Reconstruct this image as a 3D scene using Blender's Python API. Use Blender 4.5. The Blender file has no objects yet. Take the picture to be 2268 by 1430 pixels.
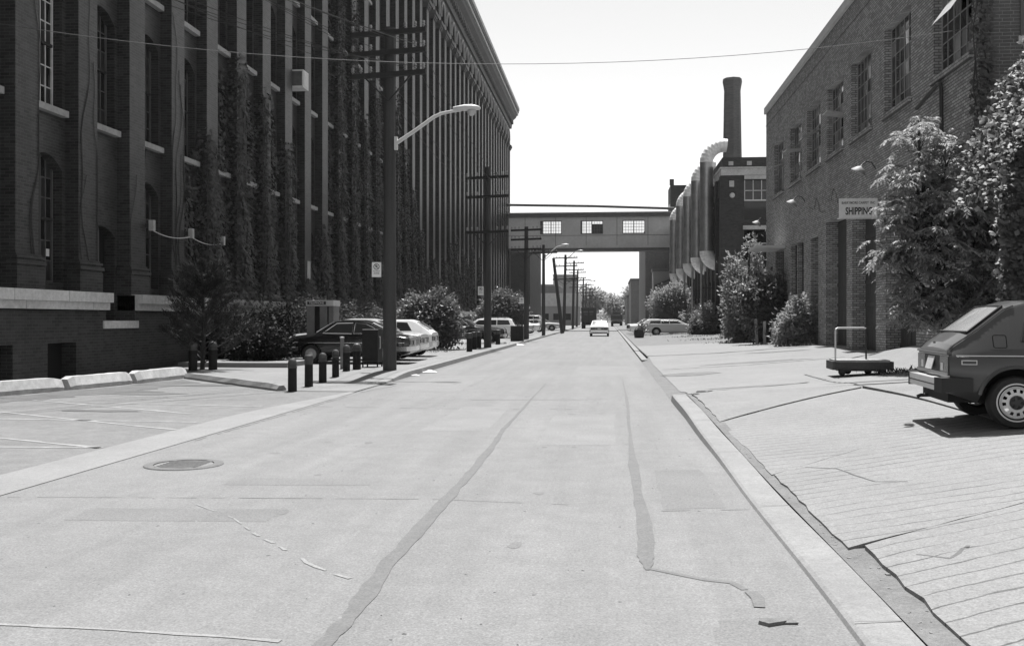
import bpy, bmesh, math, random
import numpy as np
from mathutils import Vector, Matrix
random.seed(7); RNG = np.random.default_rng(11)
SC = bpy.context.scene; COL = SC.collection
R = math.radians
# ------------------------------------------------------------------ camera, sky, sun, exposure
EYE = 1.55
PSI = math.atan(213/2205)
cam = bpy.data.objects.new('camera', bpy.data.cameras.new('camera')); COL.objects.link(cam)
cam.location = (0, 0, EYE); cam.rotation_euler = (R(90), 0, PSI)
cam.data.sensor_fit = 'HORIZONTAL'; cam.data.sensor_width = 36; cam.data.lens = 35.0
cam.data.shift_y = -(715-706)/2268; cam.data.clip_start = .1; cam.data.clip_end = 6000
SC.camera = cam
SUN_EL, SUN_AZ = R(68), R(1.5)
w = bpy.data.worlds.new('World'); SC.world = w; w.use_nodes = True
wn, wl = w.node_tree.nodes, w.node_tree.links
sky = wn.new('ShaderNodeTexSky'); sky.sky_type = 'NISHITA'; sky.sun_disc = False
sky.sun_elevation = SUN_EL; sky.sun_rotation = SUN_AZ; sky.dust_density = 1.0; sky.air_density = 1.3; sky.altitude = 80
bw = wn.new('ShaderNodeRGBToBW'); wl.new(sky.outputs[0], bw.inputs[0])
bg = wn['Background']; wl.new(bw.outputs[0], bg.inputs[0]); bg.inputs[1].default_value = 0.105
sun = bpy.data.objects.new('sun', bpy.data.lights.new('sun', 'SUN')); COL.objects.link(sun)
sun.data.energy = 5.0; sun.data.angle = R(.53); sun.data.color = (1, .995, .99)
sun.rotation_euler = Vector((-math.sin(SUN_AZ)*math.cos(SUN_EL), -math.cos(SUN_AZ)*math.cos(SUN_EL), -math.sin(SUN_EL))).to_track_quat('-Z', 'Y').to_euler()
SC.view_settings.view_transform = 'Standard'; SC.view_settings.look = 'None'
SC.view_settings.exposure = 0.86; SC.view_settings.gamma = 1; SC.view_settings.use_curve_mapping = False
SC.cycles.max_bounces = 6; SC.cycles.transparent_max_bounces = 8

# ------------------------------------------------------------------ materials (the photograph is black and white: all greys)
MATS = {}
def _new(name):
    m = bpy.data.materials.new(name); m.use_nodes = True
    return m, m.node_tree.nodes, m.node_tree.links, m.node_tree.nodes['Principled BSDF']
def _math(n, l, op, a, b=None, c=None):
    x = n.new('ShaderNodeMath'); x.operation = op
    for i, v in enumerate((a, b, c)):
        if v is None: continue
        if isinstance(v, (int, float)): x.inputs[i].default_value = v
        else: l.new(v, x.inputs[i])
    return x.outputs[0]
def _noise(n, l, vec, scale, detail=4, rough=.6, stretch=None):
    if stretch:
        mp = n.new('ShaderNodeMapping'); mp.inputs['Scale'].default_value = stretch; l.new(vec, mp.inputs[0]); vec = mp.outputs[0]
    t = n.new('ShaderNodeTexNoise'); t.inputs['Scale'].default_value = scale; t.inputs['Detail'].default_value = detail
    t.inputs['Roughness'].default_value = rough; l.new(vec, t.inputs['Vector'])
    return t.outputs[0]
def _vec(n, obj):
    if obj: return n.new('ShaderNodeTexCoord').outputs['Object']
    return n.new('ShaderNodeNewGeometry').outputs['Position']
def mat(name, v, rough=.8, noises=((3, .15),), bump=None, metal=0, spec=.4, obj=False, extra=None, coat=0):
    """grey surface: v times a product of noises (scale, amount[, stretch])"""
    m, n, l, b = _new(name); vec = _vec(n, obj); val = None
    for q in noises:
        o = _noise(n, l, vec, q[0], 5, .62, q[2] if len(q) > 2 else None)
        f = _math(n, l, 'MULTIPLY_ADD', o, 4*q[1], 1-2*q[1])
        val = f if val is None else _math(n, l, 'MULTIPLY', val, f)
    val = _math(n, l, 'MULTIPLY', val, v) if val is not None else None
    if extra: val = extra(n, l, vec, val)
    if val is not None:
        val = _math(n, l, 'MAXIMUM', val, .002); l.new(val, b.inputs['Base Color'])
    else: b.inputs['Base Color'].default_value = (v, v, v, 1)
    b.inputs['Roughness'].default_value = rough; b.inputs['Metallic'].default_value = metal
    b.inputs['Specular IOR Level'].default_value = spec; b.inputs['Coat Weight'].default_value = coat
    if bump:
        bp = n.new('ShaderNodeBump'); bp.inputs['Strength'].default_value = bump[1]; bp.inputs['Distance'].default_value = bump[2]
        l.new(_noise(n, l, vec, bump[0], 5, .7), bp.inputs['Height']); l.new(bp.outputs[0], b.inputs['Normal'])
    MATS[name] = m; return m
def brick_mat(name, v, mortar, vary=.25, streak=.15, bw_=.225, rh=.076, rgh=.75, ms=.006):
    m, n, l, b = _new(name); pos = _vec(n, False)
    sx = n.new('ShaderNodeSeparateXYZ'); l.new(pos, sx.inputs[0])
    cb = n.new('ShaderNodeCombineXYZ'); l.new(_math(n, l, 'ADD', sx.outputs[0], sx.outputs[1]), cb.inputs[0]); l.new(sx.outputs[2], cb.inputs[1])
    t = n.new('ShaderNodeTexBrick'); l.new(cb.outputs[0], t.inputs['Vector']); t.inputs['Scale'].default_value = 1
    t.inputs['Brick Width'].default_value = bw_; t.inputs['Row Height'].default_value = rh; t.inputs['Mortar Size'].default_value = ms
    t.inputs['Mortar Smooth'].default_value = .2; t.inputs['Bias'].default_value = 0
    a, c = v*(1-vary), v*(1+vary)
    t.inputs['Color1'].default_value = (a, a, a, 1); t.inputs['Color2'].default_value = (c, c, c, 1); t.inputs['Mortar'].default_value = (mortar,)*3+(1,)
    f = _math(n, l, 'MULTIPLY_ADD', _noise(n, l, pos, .7, 6, .65), 4*streak, 1-2*streak)
    f2 = _math(n, l, 'MULTIPLY_ADD', _noise(n, l, pos, 1.0, 5, .65, (2.2, 2.2, .22)), 3*streak, 1-1.5*streak)
    f3 = _math(n, l, 'MULTIPLY_ADD', _noise(n, l, pos, 38, 2, .8), .6, .7)
    val = _math(n, l, 'MULTIPLY', _math(n, l, 'MULTIPLY', _math(n, l, 'MULTIPLY', t.outputs[0], f), f2), f3)
    l.new(val, b.inputs['Base Color']); b.inputs['Roughness'].default_value = rgh; b.inputs['Specular IOR Level'].default_value = .2
    bp = n.new('ShaderNodeBump'); bp.inputs['Strength'].default_value = .7; bp.inputs['Distance'].default_value = .012; bp.invert = True
    l.new(t.outputs['Fac'], bp.inputs['Height']); l.new(bp.outputs[0], b.inputs['Normal'])
    MATS[name] = m; return m
def leaf_mat(name, v, rough=.45, trans=.25, vary=.4):
    m, n, l, b = _new(name); pos = _vec(n, False)
    f = _math(n, l, 'MULTIPLY_ADD', _noise(n, l, pos, 9, 3), 4*vary, 1-2*vary)
    g = _math(n, l, 'MULTIPLY_ADD', _noise(n, l, pos, 1.6, 3), 2*vary, 1-vary)
    val = _math(n, l, 'MAXIMUM', _math(n, l, 'MULTIPLY', _math(n, l, 'MULTIPLY', f, g), v), .008); l.new(val, b.inputs['Base Color'])
    b.inputs['Roughness'].default_value = rough; b.inputs['Specular IOR Level'].default_value = .45 if rough < .5 else .2
    tr = n.new('ShaderNodeBsdfTranslucent'); l.new(_math(n, l, 'MULTIPLY', val, 1.3), tr.inputs[0])
    mx = n.new('ShaderNodeMixShader'); mx.inputs[0].default_value = trans; l.new(b.outputs[0], mx.inputs[1]); l.new(tr.outputs[0], mx.inputs[2])
    l.new(mx.outputs[0], n['Material Output'].inputs[0]); MATS[name] = m; return m
def glass_thin(name, t=.8, rough=.05, tint=.9):
    m, n, l, b = _new(name); b.inputs['Base Color'].default_value = (.02, .02, .02, 1); b.inputs['Roughness'].default_value = rough
    tr = n.new('ShaderNodeBsdfTransparent'); tr.inputs[0].default_value = (tint, tint, tint, 1)
    mx = n.new('ShaderNodeMixShader'); mx.inputs[0].default_value = t; l.new(b.outputs[0], mx.inputs[1]); l.new(tr.outputs[0], mx.inputs[2])
    l.new(mx.outputs[0], n['Material Output'].inputs[0]); MATS[name] = m; return m
def cracks(scale, wid, dark):
    def fn(n, l, vec, val):
        v = n.new('ShaderNodeTexVoronoi'); v.feature = 'DISTANCE_TO_EDGE'; v.inputs['Scale'].default_value = scale
        nz = n.new('ShaderNodeTexNoise'); nz.inputs['Scale'].default_value = 1.4; nz.inputs['Detail'].default_value = 8; l.new(vec, nz.inputs['Vector'])
        a = n.new('ShaderNodeVectorMath'); a.operation = 'MULTIPLY_ADD'; a.inputs[1].default_value = (1.2, 1.2, 0); l.new(nz.outputs['Color'], a.inputs[0]); l.new(vec, a.inputs[2])
        l.new(a.outputs[0], v.inputs['Vector'])
        gate = _noise(n, l, vec, .5, 3)
        ln = _math(n, l, 'LESS_THAN', v.outputs['Distance'], wid)
        ln = _math(n, l, 'MULTIPLY', ln, _math(n, l, 'GREATER_THAN', gate, .5))
        return _math(n, l, 'MULTIPLY', val, _math(n, l, 'MULTIPLY_ADD', ln, dark-1, 1))
    return fn
def grooves(slope, sp):
    def fn(n, l, vec, val):
        s = n.new('ShaderNodeSeparateXYZ'); l.new(vec, s.inputs[0])
        t = _math(n, l, 'MULTIPLY_ADD', s.outputs[0], -slope, s.outputs[1])
        t = _math(n, l, 'ADD', _math(n, l, 'DIVIDE', t, sp), _math(n, l, 'MULTIPLY', _noise(n, l, vec, .45, 4), 1.6))
        t = _math(n, l, 'ADD', t, _math(n, l, 'MULTIPLY', _noise(n, l, vec, 14, 3), .12))
        fr = _math(n, l, 'ABSOLUTE', _math(n, l, 'SUBTRACT', _math(n, l, 'FRACT', t), .5))
        wd = _math(n, l, 'MULTIPLY_ADD', _noise(n, l, vec, 1.3, 4), .19, -.062)
        ln = _math(n, l, 'LESS_THAN', fr, wd)
        dk = _math(n, l, 'MULTIPLY_ADD', _noise(n, l, vec, 3.0, 4), -.9, -.08)
        return _math(n, l, 'MULTIPLY', val, _math(n, l, 'MULTIPLY_ADD', ln, dk, 1))
    return fn
GR = (260, .14)
mat('road', .162, .9, ((.25, .08), (1.0, .12, (2.2, .12, 1)), (4, .09), (30, .2), (75, .4)), (90, .35, .006))
mat('tar', 0.115, .8, ((5, .12), (22, .12), (75, .3)), (60, .4, .006))
mat('strip', 0.19, .85, ((1.0, .12), (22, .12), (75, .24)), (80, .3, .005))
mat('worn_mark', .215, .9, ((9, .15), (75, .3))); mat('seam_fill', .125, .85, ((9, .15), (75, .3)))
mat('parking', 0.14, .85, ((.5, .14), (4, .14), (30, .2), (75, .35)), (90, .35, .006))
mat('paint_line', 0.235, .8, ((6, .25), (40, .22)))
mat('kerb', .195, .85, ((1.3, .16), (18, .14), (75, .26)), (60, .4, .006))
mat('concrete', .178, .85, ((.6, .1), (6, .08), (22, .1), (75, .24)), (70, .35, .006))
mat('dirt', .145, .95, ((3, .2), (25, .2), (90, .25)), (30, .8, .02))
mat('sidewalk', 0.172, .85, ((.6, .12), (6, .1), (22, .1), (75, .24)), (70, .35, .006))
mat('ground', 0.15, .95, ((.2, .15), (5, .15)))
mat('stain', 0.085, .8, ((1.5, .3), (20, .25)))
mat('sill_stone', .3, .85, ((1.2, .2), (9, .2))); mat('stone', .48, .85, ((1.2, .2), (9, .2), (60, .15)), (25, .5, .01))
brick_mat('brick_dark', .042, .075, .3, .24, rgh=.4)
brick_mat('brick_grey', .33, .10, .3, .12, ms=.011)
brick_mat('brick_mid', .06, .075, .2, .14)
brick_mat('brick_far', .15, .17, .15, .12)
mat('brick_unit', .085, .85, ((1.3, .3), (60, .25)), (50, .5, .006))
mat('mortar', .30, .95, ((4, .2), (80, .2)), (60, .4, .004))
mat('cornice', .10, .7, ((2, .2),)); mat('cornice_light', .34, .6, ((2, .2),))
mat('parapet_cap', 0.5, .6, ((2, .12),))
mat('frame_dark', .035, .6, ((5, .2),)); mat('frame_white', .62, .6, ((5, .15),)); mat('frame_grey', .10, .6, ((5, .25),)); mat('frame_steel', .3, .6, ((5, .25),))
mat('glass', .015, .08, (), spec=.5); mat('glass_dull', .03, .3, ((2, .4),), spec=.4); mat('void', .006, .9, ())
mat('glass_pale', .2, .25, ((1.5, .4),), spec=.5)
glass_thin('glass_thin', .75, .05, .92); glass_thin('car_glass', .45, .03, .75)
mat('door_wood', .06, .75, ((2, .3, (6, 6, .6)), (40, .2)))
mat('pole_wood', .055, .85, ((1, .3, (8, 8, .4)), (30, .3, (5, 5, .3))), (30, .6, .01))
mat('arm_wood', .03, .85, ((6, .3),)); mat('metal_lamp', .55, .4, ((6, .1),)); mat('porcelain', .25, .3, ())
mat('duct', .42, .42, ((1.5, .25), (12, .12)), metal=.75); mat('bright_duct', .8, .4, ((3, .2),), metal=.1)
mat('iron', .03, .6, ((8, .25),), (40, .3, .004)); mat('iron_lid', .15, .7, ((30, .3),), (40, .6, .006))
mat('bollard_black', .014, .65, ((9, .3),), spec=.2); mat('bollard_band', .05, .5, ((9, .3),)); mat('bollard_cap', .07, .5, ((9, .3),))
mat('white_paint', 0.36, .7, ((1.5, .15), (8, .2), (60, .15))); mat('sign_white', .78, .55, ((9, .1),)); mat('black_print', .02, .6, ()); mat('grey_print', .12, .7, ((40, .5),))
mat('booth_metal', .17, .5, ((4, .15),)); mat('booth_light', .5, .5, ((4, .15),)); mat('mailbox', .022, .6, ((6, .2),), spec=.2)
mat('bridge_panel', .52, .8, ((.4, .12), (3, .1)),); mat('bridge_trim', .11, .7, ((2, .2),)); mat('bridge_light', .30, .7, ((2, .2),))
mat('rubber', .018, .8, ((20, .3),)); mat('whitewall', .5, .7, ()); mat('steel', .5, .35, ((9, .1),), metal=.7); mat('steel_light', .55, .45, ((9, .1),))
mat('chrome', .75, .18, (), metal=1); mat('black_plastic', .014, .55, ()); mat('lamp_red', .05, .25, ()); mat('lamp_clear', .45, .2, ()); mat('plate', .5, .5, ((30, .3),))
mat('seam', .008, .8, ()); mat('wood_old', .05, .8, ((2, .3, (1, 8, 8)), (30, .3)), (25, .6, .01)); mat('wood_top', 0.3, .8, ((2, .2), (20, .2)))
mat('post_pale', .30, .8, ((4, .3),)); mat('bark', .05, .9, ((8, .3),), (20, .8, .02)); mat('wire', .03, .6, ()); mat('cable_pale', .5, .6, ())
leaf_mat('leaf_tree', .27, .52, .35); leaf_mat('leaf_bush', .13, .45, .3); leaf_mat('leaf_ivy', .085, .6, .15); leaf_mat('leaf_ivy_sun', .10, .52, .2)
leaf_mat('leaf_pine', .02, .6, .1); leaf_mat('leaf_far', .30, .6, .3); leaf_mat('leaf_shade', .016, .75, .1)  # leaf_far: haze of distance put into the pale leaf colour
mat('far_pale', .42, .8, ((.3, .1),)); mat('far_mid', .22, .8, ((.3, .15),)); mat('far_dark', .10, .8, ((.3, .2),)); mat('roof_far', .25, .8, ())
mat('truck_dark', .045, .6, ((2, .2),)); mat('truck_grey', .13, .6, ((2, .2),)); mat('paper', .7, .8, ())
def paint(name, v, rough=.3): return mat(name, v, rough, ((.8, .06),), obj=True, spec=.5, coat=.5)
paint('paint_grey', .032, .34); paint('paint_black', .010, .22); paint('paint_silver', .42); paint('paint_white', .75); paint('paint_midgrey', .24); paint('paint_darkgrey', .05)

hm = bpy.data.materials.new('haze_air'); hm.use_nodes = True; hn = hm.node_tree.nodes; hn.remove(hn['Principled BSDF'])
pv = hn.new('ShaderNodeVolumePrincipled'); pv.inputs['Color'].default_value = (.95, .95, .95, 1); pv.inputs['Density'].default_value = .0001; pv.inputs['Anisotropy'].default_value = .3
hm.node_tree.links.new(pv.outputs[0], hn['Material Output'].inputs['Volume']); MATS['haze_air'] = hm
# ------------------------------------------------------------------ mesh helpers
def props(o, label=None, cat=None, group=None, kind=None):
    if label: o['label'] = label
    if cat: o['category'] = cat
    if group: o['group'] = group
    if kind: o['kind'] = kind
    return o
def thing(name, label, cat, loc=(0, 0, 0), rz=0, group=None):
    o = bpy.data.objects.new(name, None); COL.objects.link(o); o.location = loc; o.rotation_euler = (0, 0, rz); o.empty_display_size = .2
    return props(o, label, cat, group)
def offset(p):
    v = Vector((0, 0, 0))
    while p is not None: v += p.location; p = p.parent
    return v
def link(name, mesh, parent=None, loc=(0, 0, 0), rot=(0, 0, 0)):
    o = bpy.data.objects.new(name, mesh); COL.objects.link(o); o.parent = parent; o.location = loc; o.rotation_euler = rot
    return o
def copy_tree(o, parent=None):
    c = o.copy(); COL.objects.link(c); c.parent = parent
    for ch in o.children: copy_tree(ch, c)
    return c
class MB:
    def __init__(s): s.v = []; s.f = []; s.m = []
    def add(s, vs, fs, mi=0):
        k = len(s.v); s.v += [tuple(p) for p in vs]; s.f += [tuple(i+k for i in f) for f in fs]; s.m += [mi]*len(fs); return s
    def poly(s, pts, mi=0): return s.add(pts, [tuple(range(len(pts)))], mi)
    def box(s, x0, x1, y0, y1, z0, z1, mi=0):
        x0, x1 = sorted((x0, x1)); y0, y1 = sorted((y0, y1)); z0, z1 = sorted((z0, z1))
        return s.add([(x0, y0, z0), (x1, y0, z0), (x1, y1, z0), (x0, y1, z0), (x0, y0, z1), (x1, y0, z1), (x1, y1, z1), (x0, y1, z1)],
                     [(0, 3, 2, 1), (4, 5, 6, 7), (0, 1, 5, 4), (1, 2, 6, 5), (2, 3, 7, 6), (3, 0, 4, 7)], mi)
    def obox(s, c, ux, uy, uz, mi=0):
        c, ux, uy, uz = map(Vector, (c, ux, uy, uz)); P = [c+a*ux+b*uy+d*uz for d in (-1, 1) for a, b in ((-1, -1), (1, -1), (1, 1), (-1, 1))]
        return s.add(P, [(0, 3, 2, 1), (4, 5, 6, 7), (0, 1, 5, 4), (1, 2, 6, 5), (2, 3, 7, 6), (3, 0, 4, 7)], mi)
    def prism(s, pts, d, mi=0):
        d = Vector(d); n = len(pts); P = [Vector(p) for p in pts]; k = P+[p+d for p in P]
        return s.add(k, [tuple(range(n))[::-1], tuple(range(n, 2*n))]+[(i, (i+1) % n, n+(i+1) % n, n+i) for i in range(n)], mi)
    def tube(s, pts, r, n=8, mi=0, cap=True):
        P = [Vector(p) for p in pts]; rr = r if isinstance(r, (list, tuple)) else [r]*len(P); rings = []; up = None
        for i, p in enumerate(P):
            t = (P[min(i+1, len(P)-1)]-P[max(i-1, 0)]).normalized()
            if up is None: up = Vector((0, 0, 1)) if abs(t.z) < .9 else Vector((1, 0, 0))
            a = t.cross(up).normalized(); b = a.cross(t).normalized(); up = b
            rings.append([p+rr[i]*(math.cos(2*math.pi*k/n)*a+math.sin(2*math.pi*k/n)*b) for k in range(n)])
        vs = [q for g in rings for q in g]; fs = [(i*n+k, i*n+(k+1) % n, (i+1)*n+(k+1) % n, (i+1)*n+k) for i in range(len(P)-1) for k in range(n)]
        if cap: fs += [tuple(range(n))[::-1], tuple(range((len(P)-1)*n, len(P)*n))]
        return s.add(vs, fs, mi)
    def lathe(s, prof, c=(0, 0, 0), n=16, axis='z', mi=0):
        vs = []
        for r, h in prof:
            for k in range(n):
                a = 2*math.pi*k/n; p = (r*math.cos(a), r*math.sin(a), h)
                if axis == 'y': p = (p[0], p[2], p[1])
                if axis == 'x': p = (p[2], p[0], p[1])
                vs.append((p[0]+c[0], p[1]+c[1], p[2]+c[2]))
        fs = [(i*n+k, i*n+(k+1) % n, (i+1)*n+(k+1) % n, (i+1)*n+k) for i in range(len(prof)-1) for k in range(n)]
        return s.add(vs, fs, mi)
    def grid(s, fn, nu, nv, mi=0):
        vs = [fn(i/nu, j/nv) for j in range(nv+1) for i in range(nu+1)]
        return s.add(vs, [(j*(nu+1)+i, j*(nu+1)+i+1, (j+1)*(nu+1)+i+1, (j+1)*(nu+1)+i) for j in range(nv) for i in range(nu)], mi)
    def mesh(s, name, mats, smooth=False, sharp=35, off=(0, 0, 0), normals=True):
        me = bpy.data.meshes.new(name); o = Vector(off)
        me.from_pydata([(p[0]-o.x, p[1]-o.y, p[2]-o.z) for p in s.v], [], s.f)
        for q in ([mats] if isinstance(mats, str) else mats): me.materials.append(MATS[q])
        me.polygons.foreach_set('material_index', s.m)
        if normals:
            bm = bmesh.new(); bm.from_mesh(me); bmesh.ops.recalc_face_normals(bm, faces=bm.faces); bm.to_mesh(me); bm.free()
        if smooth:
            me.polygons.foreach_set('use_smooth', [True]*len(me.polygons)); me.set_sharp_from_angle(angle=R(sharp))
        me.update(); return me
    def build(s, name, mats, parent=None, smooth=False, sharp=35, local=False, normals=True):
        me = s.mesh(name, mats, smooth, sharp, (0, 0, 0) if local else offset(parent), normals)
        return link(name, me, parent)
def mb(): return MB()
def big_mesh(name, V, F, mats, off=(0, 0, 0), mi=None):
    """numpy mesh of triangles"""
    me = bpy.data.meshes.new(name); V = np.asarray(V, np.float32)-np.asarray(off, np.float32); F = np.asarray(F, np.int32); k = F.shape[1]
    me.vertices.add(len(V)); me.vertices.foreach_set('co', V.ravel()); me.loops.add(F.size); me.loops.foreach_set('vertex_index', F.ravel())
    me.polygons.add(len(F)); me.polygons.foreach_set('loop_start', np.arange(0, F.size, k, dtype=np.int32)); me.polygons.foreach_set('loop_total', np.full(len(F), k, np.int32))
    for q in ([mats] if isinstance(mats, str) else mats): me.materials.append(MATS[q])
    if mi is not None: me.polygons.foreach_set('material_index', np.asarray(mi, np.int32))
    me.update(); me.validate(); return me
def unit(a): return a/np.maximum(np.linalg.norm(a, axis=1, keepdims=True), 1e-6)
def leaves(P, A, N, L, W, fold=.2):
    """two-triangle leaves: base P, axis A, normal N"""
    A = unit(A); S = unit(np.cross(A, N)); Nn = np.cross(S, A); L = np.broadcast_to(L, (len(P),))[:, None]; W = np.broadcast_to(W, (len(P),))[:, None]
    V = np.stack([P, P+A*L*.45+S*W/2-Nn*W*fold, P+A*L, P+A*L*.45-S*W/2-Nn*W*fold], 1).reshape(-1, 3)
    i = np.arange(len(P))[:, None]*4; F = np.concatenate([i+np.array([[0, 1, 2]]), i+np.array([[0, 2, 3]])], 0)
    return V, F
def text(name, s, size, m, parent, loc, rot=(R(90), 0, 0), sx=1.0, bold=0.0, align='CENTER'):
    cu = bpy.data.curves.new(name, 'FONT'); cu.body = s; cu.size = size; cu.align_x = align; cu.align_y = 'CENTER'; cu.offset = bold; cu.extrude = .0015; cu.resolution_u = 3
    o = bpy.data.objects.new(name, cu); COL.objects.link(o); bpy.context.view_layer.update()
    me = bpy.data.meshes.new_from_object(o.evaluated_get(bpy.context.evaluated_depsgraph_get())); bpy.data.objects.remove(o); bpy.data.curves.remove(cu)
    me.materials.clear(); me.materials.append(MATS[m]); me.name = name
    q = link(name, me, parent, loc, rot); q.scale = (sx, 1, 1); return q
def ordinal(i): return ['first', 'second', 'third', 'fourth', 'fifth', 'sixth', 'seventh', 'eighth', 'ninth', 'tenth', 'eleventh', 'twelfth', 'thirteenth', 'fourteenth', 'fifteenth', 'sixteenth', 'seventeenth', 'eighteenth', 'nineteenth', 'twentieth', 'twenty-first', 'twenty-second', 'twenty-third', 'twenty-fourth', 'twenty-fifth', 'twenty-sixth', 'twenty-seventh', 'twenty-eighth', 'twenty-ninth', 'thirtieth', 'thirty-first', 'thirty-second'][i]
def sm(a, b, x):
    t = min(1, max(0, (x-a)/(b-a))); return t*t*(3-2*t)

# ------------------------------------------------------------------ ground, road, lots
def ktop(y): return .035+.09*sm(8, 18, y)
def lotz(x, y):
    z = ktop(y)+.012+(.062+.03*sm(19.5, 14, y))*(x-1.45)
    dip = sm(19, 21.5, y)*(1-sm(33, 38, y))
    z = z*(1-dip)+dip*max(.012, .07*(x-1.2))
    z = z*(1-.25*sm(36, 50, y))
    z += .36*sm(6.8, 8.2, x)*sm(32, 27, y)*sm(12, 20, y) if y < 32 else 0
    return z
mb().box(-1500, 1500, -300, 3000, -.4, -.06).build('ground', 'ground'); props(bpy.data.objects['ground'], kind='structure')
road = mb(); road.grid(lambda u, v: (-5.3+u*6.5, -25+v*725, 0), 4, 60); road = props(road.build('road', 'road'), kind='structure')
def sheet(name, pts, z, m, parent): return mb().poly([(x, y, z) for x, y in pts]).build(name, m, parent, local=True)
def rough(pts, amp, n=4, seed=1):
    r = random.Random(seed); out = []
    for (a, b), (c, d) in zip(pts, pts[1:]):
        for k in range(n): t = k/n; out.append((a+(c-a)*t+r.uniform(-amp, amp), b+(d-b)*t))
    return out+[pts[-1]]
tl = [(-1.40, 2.5), (-1.40, 4.61), (-1.38, 5.04), (-1.42, 5.55), (-1.44, 6.29), (-1.44, 7.11), (-1.44, 8.15), (-1.42, 9.0), (-1.43, 10.14), (-1.45, 12.17), (-1.50, 13.93), (-1.49, 17), (-1.5, 24)]
tr = [(-1.31, 2.5), (-1.31, 4.65), (-1.29, 4.93), (-1.30, 5.47), (-1.33, 6.12), (-1.33, 7.0), (-1.32, 8.07), (-1.34, 9.05), (-1.34, 10.15), (-1.37, 12.18), (-1.44, 13.93), (-1.455, 17), (-1.485, 24)]
sheet('tar_patch', rough(tl, .012, 5, 1)+rough(tr, .012, 5, 2)[::-1], .004, 'tar', road)
tl = [(.36, 26), (.34, 19.77), (.27, 13.54), (.215, 10.62), (.22, 8.74), (.215, 7.26), (.18, 6.57), (.23, 6.2)]
tr = [(.375, 26), (.385, 19.77), (.315, 13.55), (.315, 10.63), (.305, 8.74), (.33, 7.28), (.30, 6.52), (.255, 6.2)]
sheet('tar_patch', rough(tl, .01, 5, 3)+rough(tr, .01, 5, 4)[::-1], .004, 'tar', road)
def seam(pts, wd, name, m, parent, z=.0045, seed=0):
    r = random.Random(seed); P = []
    for p, q in zip(pts, pts[1:]): P += rough([p, q], wd*.4, max(1, int(math.hypot(p[0]-q[0], p[1]-q[1])/max(.12, wd*2))), seed)[:-1]
    P.append(pts[-1]); a, b = [], []
    for i, p in enumerate(P):
        q0, q1 = P[max(0, i-1)], P[min(len(P)-1, i+1)]; dx, dy = q1[0]-q0[0], q1[1]-q0[1]; k = math.hypot(dx, dy) or 1; h = wd*r.uniform(.25, .6)
        a.append((p[0]-dy/k*h, p[1]+dx/k*h)); b.append((p[0]+dy/k*h, p[1]-dx/k*h))
    m_ = mb()
    zz = z if callable(z) else (lambda x, y: z)
    for i in range(len(P)-1):
        if m in ('worn_mark', 'seam_fill') and wd < .04 and (r.random() < .22 or math.sin(i*.9+seed) > .72): continue
        m_.poly([(x, y, zz(x, y)) for x, y in (a[i], a[i+1], b[i+1], b[i])])
    return m_.build(name, m, parent, local=True)
seam([(.25, 6.24), (.42, 6.11), (.57, 6.0), (.72, 5.95), (.78, 5.8)], .045, 'tar_seam', 'seam_fill', road, .003, 5)
seam([(.79, 5.76), (.81, 5.62), (.81, 5.45)], .07, 'tar_seam', 'seam_fill', road, .0055, 6)
seam([(-5.2, 8.2), (-3.3, 8.35), (-1.5, 8.46), (-.2, 8.3)], .014, 'road_crack', 'seam_fill', road, .0035, 7)
seam([(.3, 8.1), (1.15, 8.25)], .012, 'road_crack', 'seam_fill', road, .0035, 17)
seam([(-4.4, 4.9), (-3.07, 4.78), (-2.58, 4.76), (-1.97, 4.71), (-1.57, 4.66)], .04, 'road_mark', 'worn_mark', road, .0035, 8)
seam([(-2.56, 7.0), (-2.23, 6.6), (-1.82, 6.08), (-1.45, 5.74)], .035, 'road_mark', 'worn_mark', road, .0035, 9)
seam([(-3.5, 8.1), (-2.9, 7.5), (-2.56, 7.0)], .02, 'road_mark', 'worn_mark', road, .0035, 10)
seam([(-5.2, 17.2), (-3, 17.0), (-.5, 17.1)], .03, 'road_crack', 'seam_fill', road, .0035, 11)
seam([(-2.6, 18.9), (-.4, 19)], .05, 'road_mark', 'worn_mark', road, .0035, 12)
seam([(-5.2, 20.6), (-4.9, 22.8)], .05, 'road_crack', 'seam_fill', road, .0035, 13)
seam([(-5.24, 12.0), (-5.22, 15.0), (-5.2, 19.5)], .035, 'road_crack', 'seam_fill', road, .0035, 14)
mat('asphalt_light', .174, .9, ((1.2, .12), (30, .2), (75, .4)), (90, .35, .006)); mat('asphalt_dark', .146, .9, ((1.2, .12), (30, .2), (75, .4)), (90, .35, .006))
rg = random.Random(77)
for i, (x0, x1, y0, y1, mt_) in enumerate(((-2.6, -1.7, 13.6, 17.5, 'asphalt_light'), (-.9, .1, 12.2, 16.4, 'asphalt_light'), (-4.2, -2.6, 7.3, 7.9, 'asphalt_dark'), (-3.6, -2.2, 9.0, 9.5, 'asphalt_dark'), (.45, .95, 8.2, 10.4, 'asphalt_dark'), (.5, .95, 4.6, 5.3, 'asphalt_dark'), (-5.0, -3.9, 5.4, 6.1, 'asphalt_dark'), (-4.6, -3.2, 21, 27, 'asphalt_light'), (-1.0, .9, 27, 33, 'asphalt_light'))):
    e = .03
    sheet('asphalt_patch', rough([(x0, y0), (x1, y0+.1), (x1, y1), (x0+.05, y1-.1), (x0, y0)], e, 6, 60+i)[:-1], .0012, mt_, road)
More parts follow.
